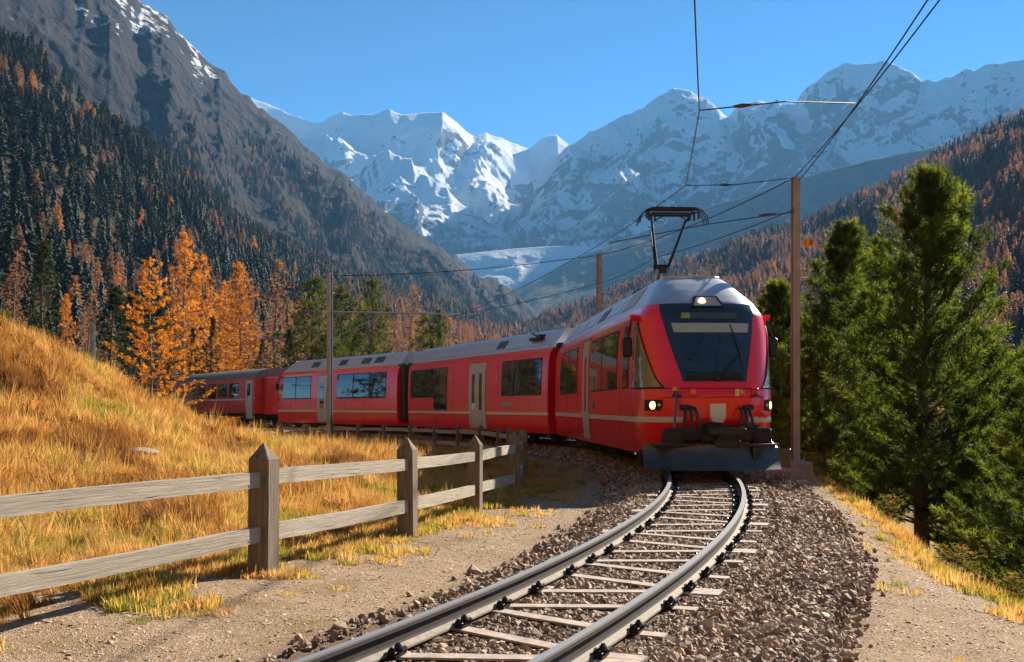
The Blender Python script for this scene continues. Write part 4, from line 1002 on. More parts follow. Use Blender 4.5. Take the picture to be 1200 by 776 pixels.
    w = MB(); yy = fv[0][1]+sl_*(.10)+.01; w.tube([(.09, yy-.01, 2.985), (.09, yy+.02, 2.985), (.09, yy+.03, 2.985)], [.062, .062, .03], 18); w.build('lamp', M_lamp, ho, True)
    # seams of the silver fairing
    w = MB(); w.tube([nose(phi_q(q_, 3.53), 3.53, .01)+Vector((0, 0, .015)) for q_ in np.linspace(-.93, .93, 12)], .016, 6); w.build('roof_edge_trim', M_white, root)
    # horns / mirror arms
    for sg in (1, -1):
        p = nose(sg*math.pi/2*.97, 2.72)
        w = MB(); w.tube([p+Vector((-sg*.12, .02, 0)), p+Vector((sg*.10, .02, .01)), p+Vector((sg*.14, .02, .01))], [.055, .055, .065], 12); w.tube([p+Vector((sg*.10, -.02, .03)), p+Vector((sg*.10, .10, .03))], .04, 10)
        mo = w.build('mirror_mount', M_red, root, True)
        w = MB(); q_ = p+Vector((sg*.12, .02, -.03)); e_ = p+Vector((sg*.20, .06, -.52))
        w.tube(curve(q_, q_+Vector((sg*.02, .05, -.15)), e_+Vector((-sg*.02, 0, .35)), e_+Vector((0, 0, .16)), 8), .018, 6); w.build('mirror_arm', M_rub, mo)
        w = MB(); w.box(e_+Vector((0, 0, 0)), (.17, .11, .36), bev=.035); w.build('mirror', M_rub, mo)
        w = MB(); w.box(e_+Vector((0, -.056, 0)), (.13, .006, .30)); w.build('mirror_glass', M_windscreen, mo)
    if not detail: return
    # wiper
    w = MB(); pv = nose(phi_q(-.02, 1.62), 1.62, .05); tip = nose(phi_q(-.40, 2.08), 2.08, .05); w.tube([pv, pv.lerp(tip, .5)+Vector((0, .02, 0)), tip], [.020, .014, .010], 6)
    pv2 = pv+Vector((-.05, 0, 0)); w.tube([pv2, tip+Vector((-.01, 0, -.03))], .008, 6)
    w.box(pv, (.08, .05, .06)); wp = w.build('wiper', M_rub, root)
    w = MB(); a_, c_ = nose(phi_q(-.30, 2.56), 2.56, .03), nose(phi_q(-.42, 1.76), 1.76, .03)
    w.tube([a_, a_.lerp(c_, .5)+Vector((-.02, .015, 0)), c_], .013, 6); w.build('blade', M_rub, wp)
    for x in (-.42, .42):
        w = MB(); w.box((x*.9, prm(1.66)[2]+.03, 1.655), (.16, .03, .03)); w.build('washer_jet', M_rub, ms)
    # coupler
    w = MB(); w.box((-.02, 1.62, .62), (.34, .5, .34), bev=.05); w.box((-.02, 1.86, .72), (.62, .16, .12), bev=.02); w.box((-.02, 1.90, .52), (.44, .10, .14), bev=.03)
    w.tube([(-.42, 1.75, .60), (.36, 1.75, .60)], .06, 10); w.tube([(-.02, 1.5, .84), (.20, 1.62, .86), (.3, 1.5, .84)], .025, 6); w.build('coupler', M_under, root)
    w = MB(); w.box((0, 1.30, .66), (1.75, .5, .22), bev=.03); w.box((.78, 1.42, .60), (.34, .34, .26), bev=.02); w.box((-.70, 1.42, .62), (.3, .3, .22), bev=.02); w.box((-.2, 1.42, .80), (.9, .25, .05)); w.build('buffer_beam', M_under, root)
    w = MB(); w.box((.78, 1.60, .58), (.22, .02, .16)); w.build('socket_box', M_rub, root)
    # hoses
    for sg in (1, -1):
        for k in range(3):
            x = sg*(.40+.075*k); y = prm(1.1)[2]*(.97-.04*k)
            w = MB(); w.tube([(x, y-.05, 1.10), (x, y+.05, 1.10)], .035, 8)
            w.tube(curve((x, y+.02, 1.10), (x, y+.17, 1.14), (x+sg*.03*(k-1), y+.26, .85), (x-sg*.09*(1-k), y+.16, .64), 12), .026, 8); w.build('brake_hose', M_hose, root)
        w = MB(); w.box((sg*.47, prm(1.12)[2]*.95, 1.12), (.34, .07, .09), bev=.02); w.build('hose_bracket', M_rub, root)
    w = MB(); w.tube(curve((.72, 1.22, 1.42), (.66, 1.45, 1.2), (.82, 1.5, 1.0), (.76, 1.5, .62), 16), .022, 8); w.tube([(.70, 1.2, 1.34), (.70, 1.27, 1.34)], .05, 10); w.build('jumper_cable', simple('blue_cable', (.05, .06, .14), .4), root)
    w = MB(); w.tube([(.71, 1.22, 1.33), (.71, 1.22, 1.47)], .038, 10); w.tube([(.71, 1.22, 1.40), (.71, 1.22, 1.44)], .055, 10); w.build('cable_socket', M_amber, root)
    w = MB(); w.box((-.78, 1.13, 1.02), (.09, .1, .16), bev=.02); w.tube([(-.80, 1.2, 1.0), (-.86, 1.27, .96)], .035, 8); w.build('cable_holder', M_red, root)
    for k in range(2):
        w = MB(); w.tube([(-.66-.08*k, 1.40, .72), (-.86-.07*k, 1.62, .44)], .012, 6); w.tube([(-.86-.07*k, 1.60, .44), (-.90-.07*k, 1.62, .455)], .016, 6); w.build('release_lever', M_lampdim, root)
    # snow plough: curved blade, apex in the middle
    v = []; f = []; nx, nz = 24, 10
    for side in (0, 1):
        for j in range(nz+1):
            t = j/nz; z = .09+.41*t
            for i in range(nx+1):
                u = -1+2*i/nx; x = u*1.22
                yy = 1.98-.42*abs(u)**1.5+.16*(1-t)**2-.05*t-(.04 if side else 0)
                zz = z+(.03*(abs(u)) if t > .9 else 0)
                v.append((x*.94+.17, yy, zz))
    m = nx+1; o2 = m*(nz+1)
    for j in range(nz):
        for i in range(nx):
            a = j*m+i; f.append((a+1, a, a+m, a+m+1)); f.append((o2+a, o2+a+1, o2+a+m+1, o2+a+m))
    for i in range(nx): f.append((i, i+1, o2+i+1, o2+i)); a = nz*m+i; f.append((a+1, a, o2+a, o2+a+1))
    for j in range(nz): a = j*m; f.append((a, o2+a, o2+a+m, a+m)); a = j*m+nx; f.append((o2+a, a, a+m, o2+a+m))
    mesh('snow_plough', v, f, M_plough, True, root).modifiers.new('e', 'EDGE_SPLIT').split_angle = R(35)
    w = MB(); w.box((.15, 1.72, .50), (2.1, .30, .03)); w.build('plough_top', M_under, root)
    for sg in (1, -1):
        w = MB(); w.box((sg*1.16, 1.12, .26), (.32, .05, .30), bev=.01); w.box((sg*1.0, .9, .3), (.06, .5, .3)); w.build('rail_guard', M_plough, root)
    for sx in (-1, 1):
        w = MB(); w.box((sx*.5, 1.55, .36), (.08, .6, .2)); w.build('plough_bracket', M_under, root)

def pantograph(root, a):
    p = empty('pantograph', (0, -a, 3.55)); p.parent = root
    def T(x, y, z): return Vector((x, y, z))
    w = MB(); w.box((0, 0, .03), (1.0, .9, .05), bev=.01)
    for sx in (-1, 1):
        for sy in (-1, 1): w.tube([(sx*.42, sy*.4, -.05), (sx*.42, sy*.4, .02)], .05, 8)
    w.build('base_frame', M_panto, p)
    w = MB(); w.tube([(-.06, -.55, .05), (.06, .55, .50)], [.055, .045], 10); w.tube([(.02, -.5, .02), (.10, .5, .42)], .015, 6); w.build('lower_arm', simple('arm_grey', (.30, .28, .27), .5, .5), p)
    w = MB(); w.tube([(-.08, .55, .50), (.22, .55, .50)], .05, 10); w.box((.02, .55, .44), (.14, .12, .16), bev=.02); w.build('knee', M_panto, p)
    k1, k2 = Vector((.16, .55, .52)), Vector((-.10, .55, .52))
    t1, t2 = Vector((.13, -.1, 1.58)), Vector((-.62, -.1, 1.60))
    w = MB(); w.tube([k1, t1], [.034, .024], 8); w.tube([k2, t2], [.034, .024], 8); w.tube([k1+Vector((.03, .05, -.1)), t1+Vector((.02, 0, -.25))], .012, 6); w.tube([k1+Vector((0, 0, .4)), k1+Vector((-.03, 0, .42))], .012, 6); w.build('upper_arm', M_panto, p)
    zt = 1.80
    w = MB()
    for y in (-.24, .04):
        w.tube([(-.76, y, zt-.09), (.16, y, zt-.09)], .026, 8)
    for x in (-.70, .10): w.tube([(x, -.26, zt-.10), (x, .06, zt-.10)], .022, 6)
    for s_, x in ((1, .06), (-1, -.66)):
        w.tube([(x, -.1, zt-.22), (x+(-.22 if s_ > 0 else .22), -.1, zt-.10)], .014, 6); w.tube([(x, -.1, zt-.24), (x, -.1, zt-.10)], .02, 6)
        for j in range(3): w.tube([(x+s_*(.06+.07*j), -.2+.12*j, zt-.05), (x+s_*(.06+.07*j), -.2+.12*j, zt-.20-.03*(j % 2))], .022, 6)
    w.build('head_frame', M_panto, p)
    for y in (-.26, -.06, .10):
        w = MB(); pts = [(-1.06, y, zt-.30), (-1.02, y, zt-.14), (-.92, y, zt-.03), (-.78, y, zt+.02), (.14, y, zt+.02), (.28, y, zt-.03), (.38, y, zt-.14), (.42, y, zt-.30)]
        w.tube(pts, [.010, .012, .015, .022, .022, .015, .012, .010], 6); w.build('collector_strip', M_panto, p)

# --- leading car
c1, L1 = car_root('driving_car', (2.18, 20.0), (1.28, 33.0), 'red leading railcar with lit headlamps, snow plough and raised pantograph')
car_shell(c1, L1); nose_kit(c1)
fascia(c1, L1)
window(c1, 8.0, 11.6, 1.5, 2.6, (9.75,)); window(c1, 1.78, 5.45, 1.5, 2.6, (3.75,)); window(c1, .48, 1.12, 1.5, 2.6)
door(c1, 5.78, 6.85, .36, 2.70, 1, wf=.30)
strip(c1, 'yellow_stripe', M_yellow, -1.3, -5.5, 2.69, 2.76, .004)
side_panel(c1, 'car_number', M_display, -4.75, -5.15, 1.08, 1.26, .006, 1, r=.01)
bogie(c1, -1.9); bogie(c1, -10.9); underbox(c1, 3.4, 9.4, 3)
for a0, a1 in ((3.5, 5.2), (5.5, 6.6), (7.2, 8.8), (9.1, 10.6), (11, 12.3)):
    for sg in (1, -1): roof_panel(c1, a0, a1, M_roof if a0 != 5.5 else M_roofdark, sg)
roof_panel(c1, 1.5, 2.9, simple('ochre_roof_sheet', (.35, .30, .18), .4, .4), 1, .05, .9)
b = MB(); b.box((0, -8.2, 3.57), (.95, 6.0, .08), bev=.02); b.build('roof_walkway', M_roof, c1)
b = MB(); b.box((0, -12.4, 3.6), (.8, .6, .14), bev=.03); b.build('roof_box', M_roofdark, c1)
pantograph(c1, 3.6)
b = MB(); b.box((0, -L1-.36, 1.75), (2.1, .72, 2.5), bev=.08)
for k in range(5): b.box((0, -L1-.1-.14*k, 1.75), (2.2, .05, 2.6), bev=.02)
b.build('gangway_bellows', M_bellows, c1)
text_on_side(c1, '1', 1.45, 2.2, .22, M_white)
# --- second car
c2, L2 = car_root('passenger_car', (1.09, 33.8), (-4.42, 47.15), 'second car of the red train with a pale grey double door in its middle')
car_shell(c2, L2, has_nose=False); fascia(c2, L2)
window(c2, .51, 3.76, 1.52, 2.62, (2.1,)); window(c2, 11.0, 14.1, 1.52, 2.62, (12.75,)); window(c2, 9.42, 10.93, 1.02, 2.62, (10.3,)); door(c2, 5.27, 6.95, .36, 2.68, 2, wf=.32)
side_panel(c2, 'name_plate', M_brass, -2.75, -3.75, 1.14, 1.30, .006, 1, r=.01)
text_on_side(c2, '2', 4.25, 2.1, .42, M_white); text_on_side(c2, '2', 8.95, 2.3, .36, M_white)
bogie(c2, -1.7); bogie(c2, -12.4); underbox(c2, 3.2, 10.9, 5)
for sg in (1, -1):
    roof_panel(c2, 4.3, 5.1, M_roofdark, sg); roof_panel(c2, .3, 13.9, M_roof, sg, .02, .08, name='roof_seam')
b = MB(); b.box((.72, -1.7, 3.30), (.35, .9, .10), bev=.02, rx=0); b.tube([(.8, -1.3, 3.3), (.8, -2.1, 3.5)], .03, 6); b.tube([(.7, -1.3, 3.4), (.7, -2.1, 3.45)], .03, 6); b.build('roof_equipment', M_panto, c2)
b = MB(); b.box((0, -L2-.4, 1.75), (2.1, .8, 2.5), bev=.08); b.build('gangway_bellows', M_bellows, c2)
b = MB(); b.box((0, -L2-.2, 3.35), (1.0, .4, .35), bev=.05); b.build('roof_box', M_roofdark, c2)
# --- third car: its rear end is the other driving cab
B3 = (-12.4, 59.4); A3 = (-4.98, 48.0)
c3, L3 = car_root('driving_car', A3, B3, 'third car of the red train with a three pane window and yellow stripe')
# its cab end faces back, so it is turned end for end below
car_shell(c3, L3); nose_kit(c3, False)
fascia(c3, L3); 
def fa(a): return L3-a          # distances measured from the plain end, which leads here
def wrev(a0, a1, z0, z1, sp=()): window(c3, fa(a1), fa(a0), z0, z1, tuple(sorted(fa(s) for s in sp)))
wrev(1.08, 6.28, 1.55, 2.65, (2.72, 4.45)); wrev(9.52, 13.2, 1.55, 2.65, (11.44,)); door(c3, fa(8.65), fa(7.5), .36, 2.68, 1, wf=.45)
strip(c3, 'yellow_stripe', M_yellow, -fa(13.2), -fa(9.5), 2.70, 2.78, .004)
for sg in (1, -1): side_panel(c3, 'name_plate', M_brass, -fa(10.3), -fa(9.6), 1.14, 1.28, .006, sg, r=.01)
bogie(c3, -1.7); bogie(c3, -L3+1.9); underbox(c3, 3.4, L3-3.6, 9)
for sg in (1, -1):
    for a0, a1 in ((2.0, 2.9), (3.4, 4.3), (6.0, 6.8), (9.3, 10.2)): roof_panel(c3, fa(a1), fa(a0), M_roofdark, sg)
b = MB(); b.box((0, -L3-.1, 1.75), (2.1, .7, 2.5), bev=.08); b.build('gangway_bellows', M_bellows, c3)
dv = Vector((A3[0]-B3[0], A3[1]-B3[1], 0)).normalized(); hd = c3.rotation_euler.z
# turn the car end for end
cen = Vector((B3[0], B3[1], 0))-Vector((dv.y, -dv.x, 0))*1.21
c3.location = (cen.x, cen.y, grade(B3[1])); c3.rotation_euler = (-c3.rotation_euler.x, 0, hd+math.pi)
# --- old coach
c4, L4 = car_root('old_coach', (-14.4, 62), (-23.4, 76.2), 'last visible coach, older with dull grey roof and six small windows', halfw=1.3)
def coach():
    prof = [(.75,1.27),(1.2,1.30),(1.6,1.30),(2.2,1.29),(2.75,1.27)]; rf = [(2.75,1.30),(2.9,1.24),(3.05,1.10),(3.2,.80),(3.3,.4),(3.33,0)]
    def sh(pr, name, mat, top):
        n = len(pr); pts = [(-w, z) for z, w in pr]+[(w, z) for z, w in pr[::-1]]; m = len(pts); v = []; f = []
        for y in (0, -L4): v += [(x, y, z) for x, z in pts]
        f = [(k, k+1, m+k+1, m+k) for k in range(m-1)]+[(m-1, 0, m, 2*m-1)]+[tuple(range(m))[::-1], tuple(range(m, 2*m))]
        mesh(name, v, f, mat, False, c4)
    sh(prof, 'body', M_redold, False); sh(rf, 'roof', M_roofold, True)
    global side_x
    keep = side_x; side_x = lambda z: float(np.interp(z, [a for a, _ in prof], [b for _, b in prof]))
    for k in range(6):
        a = 2.75+k*2.08; window(c4, a, a+1.62, 1.66, 2.48)
    window(c4, 15.5, 16.2, 1.66, 2.48)
    door(c4, .35, 1.45, .45, 2.62, 1, wz=(1.7, 2.45), wf=.5); strip(c4, 'white_stripe', M_white, -1.6, -L4+.1, 1.50, 1.575, .004)
    side_x = keep
    b = MB(); b.box((0, .25, 1.75), (1.5, .5, 2.1), bev=.05); b.build('gangway', M_redold, c4)
    b = MB(); b.box((0, -L4/2, .62), (2.3, L4-.6, .16)); b.build('underframe', M_under, c4)
    bogie(c4, -2.6); bogie(c4, -L4+2.6)
coach()
# ---------------------------------------------------------------- trees one can tell apart
def needles(n, length, width, spread, seed, up=.3):
    """a tuft of needles round a twig that points along +Z: returns n triangles"""
    r = np.random.default_rng(seed); v = []
    for i in range(n):
        t = r.uniform(-.45, .55); a = r.uniform(0, 6.283); el = r.uniform(*spread)
        d = np.array([math.cos(a)*math.cos(el), math.sin(a)*math.cos(el), math.sin(el)]); o = np.array([0, 0, t*length*1.1])
        s = np.cross(d, r.normal(size=3)); s /= np.linalg.norm(s)+1e-9; L = length*r.uniform(.7, 1.15)
        v += [o-s*width/2, o+s*width/2, o+d*L]
    return np.array(v)
def frames(dirs, r):
    d = dirs/np.linalg.norm(dirs, axis=1)[:, None]; a = np.cross(d, r.normal(size=d.shape)); a /= np.linalg.norm(a, axis=1)[:, None]; b = np.cross(d, a)
    return np.stack([a, b, d], -1)
KIND = {
 'arolla': dict(nb=150, z0=.16, rad=.29, prof=lambda t: (1-t)**.82*(0.6+0.4*min(1, t*3.5))+.02, up=(.15, .95), nd=(26, .125, .014, (.1, 1.3)), tpb=38, twig=.42, clump=.11, bark=0.020),
 'pine': dict(nb=110, z0=.10, rad=.23, prof=lambda t: (1-t**2.2)**.8*(.7+.3*min(1, t*3))+.03, up=(.1, .6), nd=(12, .30, .055, (.0, 1.3)), tpb=22, twig=.45, clump=.3, bark=.016),
 'spruce': dict(nb=110, z0=.05, rad=.23, prof=lambda t: (1-t)**.85+.02, up=(-.35, .15), nd=(12, .27, .055, (-.2, 1.0)), tpb=14, twig=.4, clump=.25, bark=.015),
 'larch': dict(nb=150, z0=.12, rad=.23, prof=lambda t: (1-t)**.75*(.6+.4*min(1, t*4))+.015, up=(-.2, .25), nd=(9, .16, .035, (-.3, 1.3)), tpb=40, twig=.42, clump=.25, bark=.013),
 'bare_larch': dict(nb=130, z0=.14, rad=.21, prof=lambda t: (1-t)**.7*(.6+.4*min(1, t*4))+.015, up=(-.15, .25), nd=(5, .14, .03, (-.3, 1.3)), tpb=26, twig=.42, clump=.25, bark=.014),
 'young_larch': dict(nb=95, z0=.06, rad=.36, prof=lambda t: (1-t)**.8*(.75+.25*min(1, t*5))+.02, up=(-.15, .2), nd=(12, .07, .018, (-.4, 1.4)), tpb=52, twig=.40, clump=.06, bark=.012),
}
def make_tree(kind, H, seed):
    K = KIND[kind]; r = random.Random(seed); nr = np.random.default_rng(seed)
    wood = MB(); R0 = K['bark']*H
    lean = (r.uniform(-.02, .02)*H, r.uniform(-.02, .02)*H)
    def tp(t): return Vector((lean[0]*t*t+.012*H*math.sin(t*5+seed), lean[1]*t*t+.012*H*math.sin(t*4+seed*2), t*H))
    wood.tube([tp(t)-Vector((0, 0, .35 if t == 0 else 0)) for t in np.linspace(0, 1, 14)], [R0*(1.25 if i == 0 else 1)*(1-.93*i/13) for i in range(14)], 9)
    pos = []; dirs = []; tint = []
    gaps = [(r.uniform(0, 6.28), r.uniform(.2, .9)) for _ in range(5)]
    for i in range(K['nb']):
        t = K['z0']+(1-K['z0'])*(i+r.random())/K['nb']; t = min(t, .985)
        az = i*2.399+r.uniform(-.5, .5)
        tt = (t-K['z0'])/(1-K['z0'])
        L = K['rad']*H*K['prof'](tt)*r.uniform(.62, 1.18)
        for ga, gt in gaps:
            if abs((az-ga+math.pi) % (2*math.pi)-math.pi) < .5 and abs(tt-gt) < .08: L *= .45
        u0, u1 = K['up']; up = u0+(u1-u0)*tt+r.uniform(-.12, .12)
        o = tp(t); h = Vector((math.cos(az), math.sin(az), 0))
        curl = .35 if kind in ('arolla', 'young_larch') else (.18 if kind == 'pine' else .08)
        def bp(s): return o+h*(L*s)+Vector((0, 0, L*(up*s+curl*s*s-(.16*s*(1-s) if kind != 'arolla' else 0))))
        br = max(.0035*H*(1-tt)**.7*.9, .0012*H)
        wood.tube([bp(s) for s in (0, .35, .7, 1)], [br, br*.75, br*.5, br*.25], 4, cap=False)
        nt_ = max(5, int(K['tpb']*(L/(K['rad']*H))**.8)) if kind != 'arolla' else max(8, int(K['tpb']*(.25+L/(K['rad']*H))))
        bt = nr.normal(0, .2)
        # side twigs
        ntw = max(2, int(nt_/4))
        tws = []
        for j in range(ntw):
            s = .18+.8*(j+r.random())/ntw; p = bp(s); sd = 1 if j % 2 else -1
            side = Vector((-h.y, h.x, 0))*sd; l = L*K['twig']*(1-.55*s)*r.uniform(.6, 1.2)
            dd = (h*.75+side*r.uniform(.5, 1.0)+Vector((0, 0, up*.5+(r.uniform(.1, .5) if kind in ('arolla', 'young_larch') else r.uniform(-.3, .15))))).normalized()
            tws.append((p, dd, l))
            if L > .3*K['rad']*H: wood.tube([p, p+dd*l], [br*.35, br*.12], 3, cap=False)
        for j in range(nt_):
            if r.random() < .3 or not tws: s = .25+.75*r.random()**.7; p = bp(s); d = (bp(min(1.02, s+.05))-bp(s-.02)); e = s
            else:
                p0, dd, l = r.choice(tws); q = r.random()**.7; p = p0+dd*(l*q); d = dd; e = q
            jit_ = K['clump']*.45; p = p+Vector((r.gauss(0, jit_), r.gauss(0, jit_), r.gauss(0, jit_)))*(.6 if kind == 'young_larch' else 1)
            pos.append(p); dv_ = Vector(d).normalized()+Vector((r.gauss(0, .3), r.gauss(0, .3), r.gauss(.25, .3))); dirs.append(dv_)
            tint.append(min(1, max(0, .42+bt+r.gauss(0, .14)+.12*(e-.5))))
    for j in range(12): pos.append(tp(1-.03*r.random())); dirs.append(Vector((r.gauss(0, .3), r.gauss(0, .3), 1))); tint.append(.6)
    pos = np.array([tuple(p) for p in pos]); F = frames(np.array([tuple(d) for d in dirs]), nr); n = len(pos)
    tm = [needles(K['nd'][0], K['nd'][1], K['nd'][2], K['nd'][3], k+seed) for k in range(4)]
    V = []; T = []
    for k in range(4):
        sel = np.arange(n) % 4 == k; sc = nr.uniform(.75, 1.2, sel.sum())[:, None, None]
        v = np.einsum('nij,mj->nmi', F[sel], tm[k])*sc+pos[sel][:, None, :]
        V.append(v.reshape(-1, 3)); T.append(np.repeat(np.array(tint)[sel], v.shape[1]))
    V = np.concatenate(V); T = np.concatenate(T)
    return wood, V, T
M_leaf = {
 'arolla': leaf_mat('arolla_needles', [(0.0, (0.024, 0.042, 0.012)), (0.5, (0.065, 0.10, 0.02)), (1.0, (0.17, 0.20, 0.035))], .5, inst=False, tcol=(2.0, 1.9, .8)),
 'pine': leaf_mat('pine_needles', [(0.0, (0.018, 0.036, 0.012)), (0.5, (0.05, 0.078, 0.018)), (1.0, (0.12, 0.14, 0.03))], .4, inst=False, tcol=(2.0, 1.8, .8)),
 'spruce': leaf_mat('spruce_needles', [(0.0, (0.010, 0.024, 0.010)), (0.5, (0.022, 0.045, 0.014)), (1.0, (0.06, 0.09, 0.02))], .3, inst=False),
 'larch': leaf_mat('orange_larch_needles', [(0.0, (0.30, 0.12, 0.03)), (0.5, (0.60, 0.25, 0.03)), (1.0, (0.80, 0.40, 0.05))], .55, inst=False, tcol=(1.3, 1.2, 1)),
 'bare_larch': leaf_mat('thin_rust_needles', [(0.0, (0.22, 0.11, 0.06)), (0.5, (0.38, 0.19, 0.09)), (1.0, (0.55, 0.28, 0.10))], .5, inst=False, tcol=(1.3, 1.2, 1)),
 'young_larch': leaf_mat('golden_larch_needles', [(0.0, (0.42, 0.17, 0.02)), (0.5, (0.68, 0.31, 0.03)), (1.0, (0.85, 0.48, 0.06))], .5, inst=False, tcol=(1.3, 1.2, 1)),
}
PROTO = {}
def proto(kind, H, seed):
    key = (kind, seed)
    if key not in PROTO:
        w, V, T = make_tree(kind, H, seed)
        F = np.arange(len(V)).reshape(-1, 3)
        a = mesh('trunk', w.v, w.f, M_bark if kind in ('arolla', 'pine', 'spruce') else M_bark_grey, True, link=False)
        c = mesh('crown', V, F, M_leaf[kind], False, attrs={'tint': T}, link=False)
        PROTO[key] = (a.data, c.data, H)
    return PROTO[key]
def plant(name, kind, seed, x, y, topz, label, group, H0_, wide=1.0, rz=None, sink=0.0):
    a, c, H = proto(kind, H0_, seed); z = float(ground_z(np.array([x]), np.array([y]))[0])-sink; s = (topz-z)/H
    e = empty(name, (x, y, z), random.uniform(0, 6.28) if rz is None else rz, label, 'tree', group); e.scale = (s*wide, s*wide, s)
    for d_, n_ in ((a, 'trunk'), (c, 'crown')):
        o = bpy.data.objects.new(n_, d_); col.objects.link(o); o.parent = e
    return e
def tz(py, d): return H0+(463-py)*d/1300.0
def tx(px, d): return (px-600)*d/1300.0
G1 = 'stone pines on the bank right of the track'
for px, py, d, sd, wd, lb in [
    (1082, 203, 27, 1, 1.0, 'largest stone pine on the right, tall and dense with a visible dark trunk'),
    (978, 268, 32, 2, .95, 'second tall stone pine between the brown mast and the largest pine'),
    (1032, 285, 38, 1, .75, 'slim stone pine showing between the two tallest pines on the right'),
    (922, 335, 38, 2, 1.15, 'stone pine directly behind the brown mast beside the train nose'),
    (1235, 385, 20.0, 2, 1.2, 'stone pine cut off by the right edge of the picture'),
    (1150, 400, 31, 1, 1.1, 'lower bushy stone pine filling the gap right of the largest pine'),
    (960, 390, 40, 1, 1.4, 'short stone pine low behind the brown mast'),
    (1195, 450, 26, 2, 1.6, 'low wide stone pine at the right edge behind the grass bank')]:
    plant('stone_pine', 'arolla', sd, tx(px, d), d, tz(py, d), lb, G1, 6.6, wd)
G2 = 'trees standing behind the train and the hill'
plant('golden_larch', 'young_larch', 3, tx(176, 36), 36, tz(303, 36), 'small bright orange larch on the hill edge in front of the last coach', G2, 5.6, 1.0)
for nm, kd, px, py, d, sd, wd, lb in [
    ('spruce', 'spruce', 52, 285, 62, 5, 1.05, 'dark green spruce standing behind the grassy hill on the far left'),
    ('larch', 'larch', 218, 274, 96, 6, .85, 'tallest orange larch behind the last coach'),
    ('larch', 'larch', 243, 300, 101, 7, .9, 'orange larch just right of the tallest one'),
    ('larch', 'larch', 283, 308, 92, 7, .95, 'broad glowing orange larch above the gap before the third car'),
    ('larch', 'larch', 262, 330, 108, 6, .9, 'smaller orange larch between two larger orange ones'),
    ('larch', 'bare_larch', 325, 305, 94, 8, 1.0, 'thin brown larch with bare branches left of the dark pines'),
    ('pine', 'pine', 368, 328, 84, 9, 1.15, 'dark green pine immediately left of the grey mast'),
    ('pine', 'pine', 403, 338, 92, 10, 1.0, 'dark green pine immediately right of the grey mast'),
    ('pine', 'pine', 435, 330, 96, 9, .8, 'slim tall pine second to the right of the grey mast'),
    ('larch', 'bare_larch', 480, 335, 104, 8, 1.0, 'tall brownish larch with thin foliage above the second car'),
    ('larch', 'bare_larch', 455, 362, 110, 8, 1.0, 'low rusty larch beside the slim pine'),
    ('pine', 'pine', 512, 366, 108, 10, .7, 'small dark pine above the front half of the second car'),
    ('pine', 'pine', 498, 372, 118, 9, .7, 'small yellowish pine between the rusty larches'),
    ('larch', 'bare_larch', 530, 372, 115, 8, 1.0, 'rusty larch right of the small dark pine'),
    ('larch', 'bare_larch', 552, 380, 125, 8, 1.0, 'last low rusty larch before the bare slope'),
    ('larch', 'bare_larch', 415, 368, 128, 8, 1.1, 'rusty larch showing behind the two pines at the mast'),
    ('larch', 'bare_larch', 345, 352, 118, 8, 1.0, 'faded larch behind the pine left of the mast'),
    ('spruce', 'spruce', 247, 372, 82, 5, .9, 'low dark spruce under the orange larches'),
    ('spruce', 'spruce', 338, 386, 80, 5, .9, 'small dark spruce above the third car'),
    ('spruce', 'spruce', 228, 385, 78, 5, .9, 'small dark spruce above the roof of the last coach'),
    ('spruce', 'spruce', 305, 398, 76, 5, .9, 'smallest dark spruce near the coach end'),
    ('spruce', 'spruce', 132, 338, 74, 5, 1.6, 'dark spruce behind the small bright larch'),
    ('spruce', 'spruce', 160, 345, 70, 5, 1.7, 'broad low spruce between hill and small bright larch'),
    ('pine', 'pine', 5, 368, 50, 9, 1.1, 'green pine at the very left edge above the hill'),
    ('larch', 'bare_larch', 18, 295, 88, 8, .9, 'brown larch at the far left behind the hill'),
    ('larch', 'larch', 78, 345, 95, 6, .7, 'orange larch right of the dark spruce on the left'),
    ('larch', 'bare_larch', 105, 342, 110, 8, 1.0, 'rusty larch above the hidden grey mast on the left'),
    
    ('spruce', 'spruce', 192, 355, 84, 5, 1.7, 'dark spruce half hidden behind the small bright larch'),
    ('pine', 'pine', 385, 392, 80, 10, 1.3, 'bushy low pine beside the foot of the two pines'),
    ('larch', 'bare_larch', 582, 392, 140, 8, 1.0, 'distant rusty larch above the second car roof')]:
    plant(nm, kd, sd, tx(px, d), d, tz(py, d), lb, G2, 13, wd, sink=.6)

# ---------------------------------------------------------------- grass
def grass_mat(name, stops, tcol=(1.25, 1.1, .8)):
    return leaf_mat(name, stops, .5, .6, tcol=tcol)
M_gold = grass_mat('golden_grass_blades', [(0.0, (0.22, 0.11, 0.04)), (0.3, (0.47, 0.26, 0.08)), (0.6, (0.64, 0.44, 0.19)), (0.8, (0.42, 0.36, 0.08)), (1.0, (0.18, 0.21, 0.035))])
def tuft(seed, n, h, spread, w, heads=0):
    r = random.Random(seed); v = []; f = []
    for i in range(n):
        a = r.uniform(0, 6.28); rr = spread*r.random()**.5*.45; L = h*r.uniform(.5, 1.1); o = Vector((math.cos(a)*rr, math.sin(a)*rr, -.03)); a2 = a+r.gauss(0, .8); out = Vector((math.cos(a2), math.sin(a2), 0)); be = r.uniform(.1, 1.0)
        sd = Vector((-out.y, out.x, 0))*w*.5; b = len(v)
        p1 = o+out*L*.18*be+Vector((0, 0, L*.5)); p2 = o+out*L*.55*be+Vector((0, 0, L*(1-.28*be)))
        v += [o-sd, o+sd, p1+sd*.8, p1-sd*.8, p2]; f += [(b, b+1, b+2), (b, b+2, b+3), (b+3, b+2, b+4)]
    return mesh('tuft_kind', v, f, M_gold, False, link=False)
TALL = [tuft(i, 46, .36, .22, .010) for i in range(3)]+[tuft(9, 30, .50, .16, .008)]
